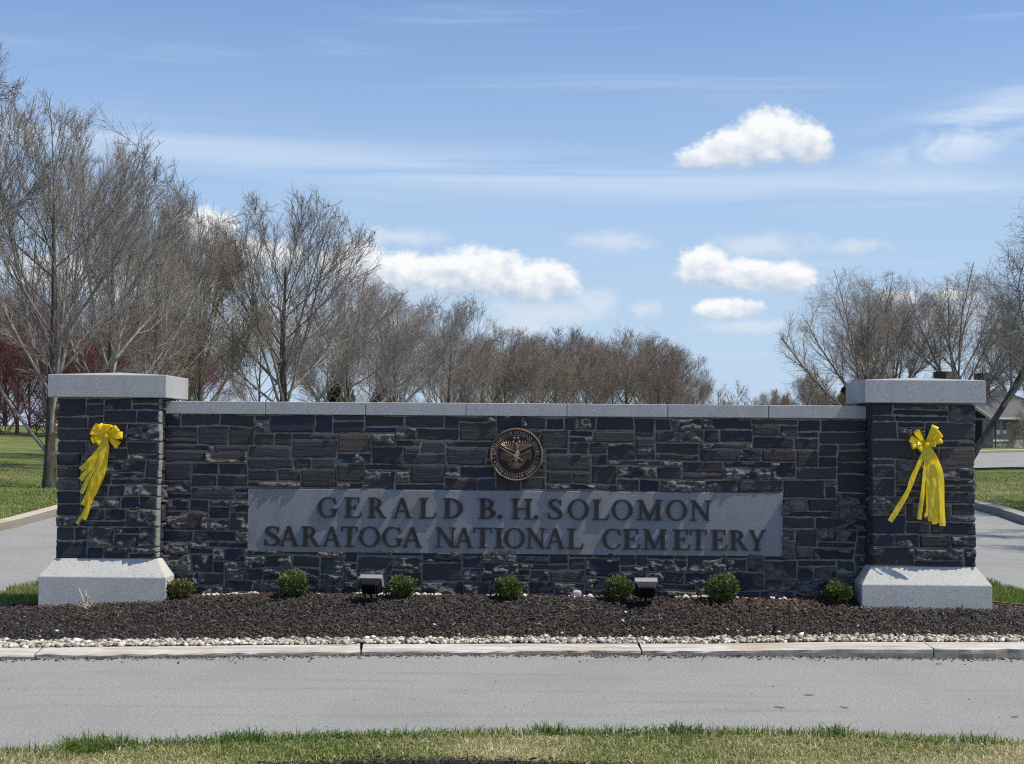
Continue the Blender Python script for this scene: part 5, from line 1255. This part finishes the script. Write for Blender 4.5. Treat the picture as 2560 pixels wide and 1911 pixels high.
pine('dark evergreen glimpsed low between the bare trees left of the seal', -10.8, 122, 7.0, 2)
pine('small dark evergreen low in the gap left of the right pillar', 29.2, 124, 4.8, 3)

# ------------------------------------------------------------------ the far building
M_BWALL = simple('building_stone', (0.33, 0.305, 0.27), .9, var=.45, scale=2.6, bump=.02, bs=5)
M_ROOF = simple('roof_slate', (0.105, 0.105, 0.11), .8, var=.2, scale=3)
M_TRIM = simple('pale_trim', (0.72, 0.70, 0.66), .6)
M_CHIM = simple('chimney_stone', (0.085, 0.08, 0.075), .9, var=.4, scale=3)
M_DARKWOOD = simple('dark_porch_wood', (0.03, 0.027, 0.025), .8)  # near-black tone stands in for the shade on gable end and porch
M_PANE = simple('window_glass', (0.16, 0.21, 0.28), .12)
bz = 1.10
# local axes: corner at the origin, x along the sunlit wall (right and away), y along the shaded gable end (left and away)
bd = thing('stone_building', 'low stone building with grey pitched roof and chimneys behind the right pillar', 'building', (31.9, 94, bz), wall_axes=False)
bd.rotation_euler = (0, 0, R(32)); bd['base'] = (0, 0, 0)
def sub(name, mb, mat, par): return part(name, mb.mesh(), mat, par, shift=(0, 0, 0))
wb = MB(); wb.box(0, 7.5, 0, 6, -.3, 2.0)
sub('wall', wb, M_BWALL, bd)
sub('gable_wall', MB().add([(-.002, 0.01, 1.9), (-.002, 5.99, 1.9), (-.002, 3, 3.75), (.25, 0.01, 1.9), (.25, 5.99, 1.9), (.25, 3, 3.75)], [(0, 2, 1), (3, 4, 5), (0, 3, 5, 2), (2, 5, 4, 1), (0, 1, 4, 3)]), M_DARKWOOD, bd)
rf = MB(); e0, e1, ev, rz = -.75, 8.1, 1.93, 3.95
rf.add([(e0, -.5, ev), (e1, -.5, ev), (e1, 6.5, ev), (e0, 6.5, ev), (e0, 3, rz), (4.6, 3, rz), (e0, -.5, ev - .14), (e1, -.5, ev - .14), (e1, 6.5, ev - .14), (e0, 6.5, ev - .14), (e0, 3, rz - .14), (4.6, 3, rz - .14)],
       [(0, 1, 5, 4), (1, 2, 5), (2, 3, 4, 5), (7, 6, 10, 11), (8, 7, 11), (9, 8, 11, 10), (0, 6, 7, 1), (1, 7, 8, 2), (2, 8, 9, 3), (6, 0, 4, 10), (10, 4, 3, 9)])
roof = sub('roof', rf, M_ROOF, bd)
M_GUT = simple('gutter_grey', (.45, .46, .47), .5)
sub('gutter', MB().box(e0, e1, -.62, -.503, ev - .12, ev + .01), M_GUT, roof)
bg1 = MB(); d = Vector((0, 3.5, rz - ev)).normalized()
bg1.add([(e0 - .06, -.5, ev - .20), (e0 - .003, -.5, ev - .20), (e0 - .003, 3, rz - .20), (e0 - .06, 3, rz - .20), (e0 - .06, -.5, ev + .02), (e0 - .003, -.5, ev + .02), (e0 - .003, 3, rz + .02), (e0 - .06, 3, rz + .02)], [(3, 2, 1, 0), (4, 5, 6, 7), (0, 1, 5, 4), (1, 2, 6, 5), (2, 3, 7, 6), (3, 0, 4, 7)])
sub('bargeboard', bg1, M_GUT, roof)
sub('chimney', MB().box(-.6, 0.5, 3.4, 4.5, 2.6, 5.1), M_CHIM, roof)
sub('chimney', MB().box(1.75, 2.45, 2.2, 3.0, 3.0, 5.0), M_CHIM, roof)
sub('gable_shutters', MB().box(-.05, -.004, .9, 5.4, .2, 1.75), M_DARKWOOD, bd)  # dark panel added where the porch lies in shade
for x0 in (.28, .98):
    wf = sub('window', MB().box(x0, x0 + .34, -.045, -.002, 1.16, 1.62), simple('window_frame_dark', (.07, .07, .075), .5), bd)
    for k in range(2): sub('pane', MB().box(x0 + .025 + .155 * k, x0 + .16 + .155 * k, -.055, -.047, 1.20, 1.58), M_PANE, wf)
    sub('notice_board', MB().box(x0, x0 + .33, -.07, -.002, .84, 1.10), simple('white_board', (.80, .80, .80), .5), bd)
sub('stone_band', MB().box(-.02, 1.75, -.06, -.002, .34, .46), M_TRIM, bd)
sub('downpipe', MB().tube([(.17, -.07, 1.86), (.17, -.07, -.1)], .035, 6), simple('downpipe_dark', (.05, .05, .05), .5), bd)
_, bv, bq = grow(801, 1.2, .05, [lv(14, .02, (15, 65), (1.0, 1.9), .03, .12, 5, .6, .014, ts=.2), lv(9, .1, (20, 60), (.4, .6), .02, .15, 4, .6, .010), lv(6, .1, (20, 60), (.4, .6), .02, .15, 3, .6, .007)])
for i, (x, y, lab) in enumerate([(34.05, 94.3, 'brown leafless bush in front of the right part of the stone building'), (33.0, 93.9, 'tiny leafless bush at the foot of the building wall under the windows')]):
    t = thing('bare_bush', lab, 'bush', (x, y, 1.0), wall_axes=False)
    if i == 0: bush_me = mesh_np('branches', bv, bq)
    o = link('branches', bush_me, B_BROWN, t); t.scale = ((1.0, 1.0, 1.05), (.35, .35, .4))[i]
for i in range(13):                                     # low red brush closes the gaps under the red trees
    x = -31.5 + i * .98 + .2 * math.sin(i * 3); y = 75.5 + 1.5 * math.sin(i * 2.3)
    t = thing('red_bush', 'low purple red bush in the brush line where the left lawn ends', 'bush', (x, y, float(terr(x, y)) - .06), 'red brush at the far end of the left lawn', wall_axes=False)
    o = link('branches', bush_me, B_PURPLE, t); o.material_slots[0].link = 'OBJECT'; o.material_slots[0].material = B_PURPLE; t.scale = (.75, .75, .85 + .2 * math.sin(i * 5)); t.rotation_euler = (0, 0, i * 1.1)
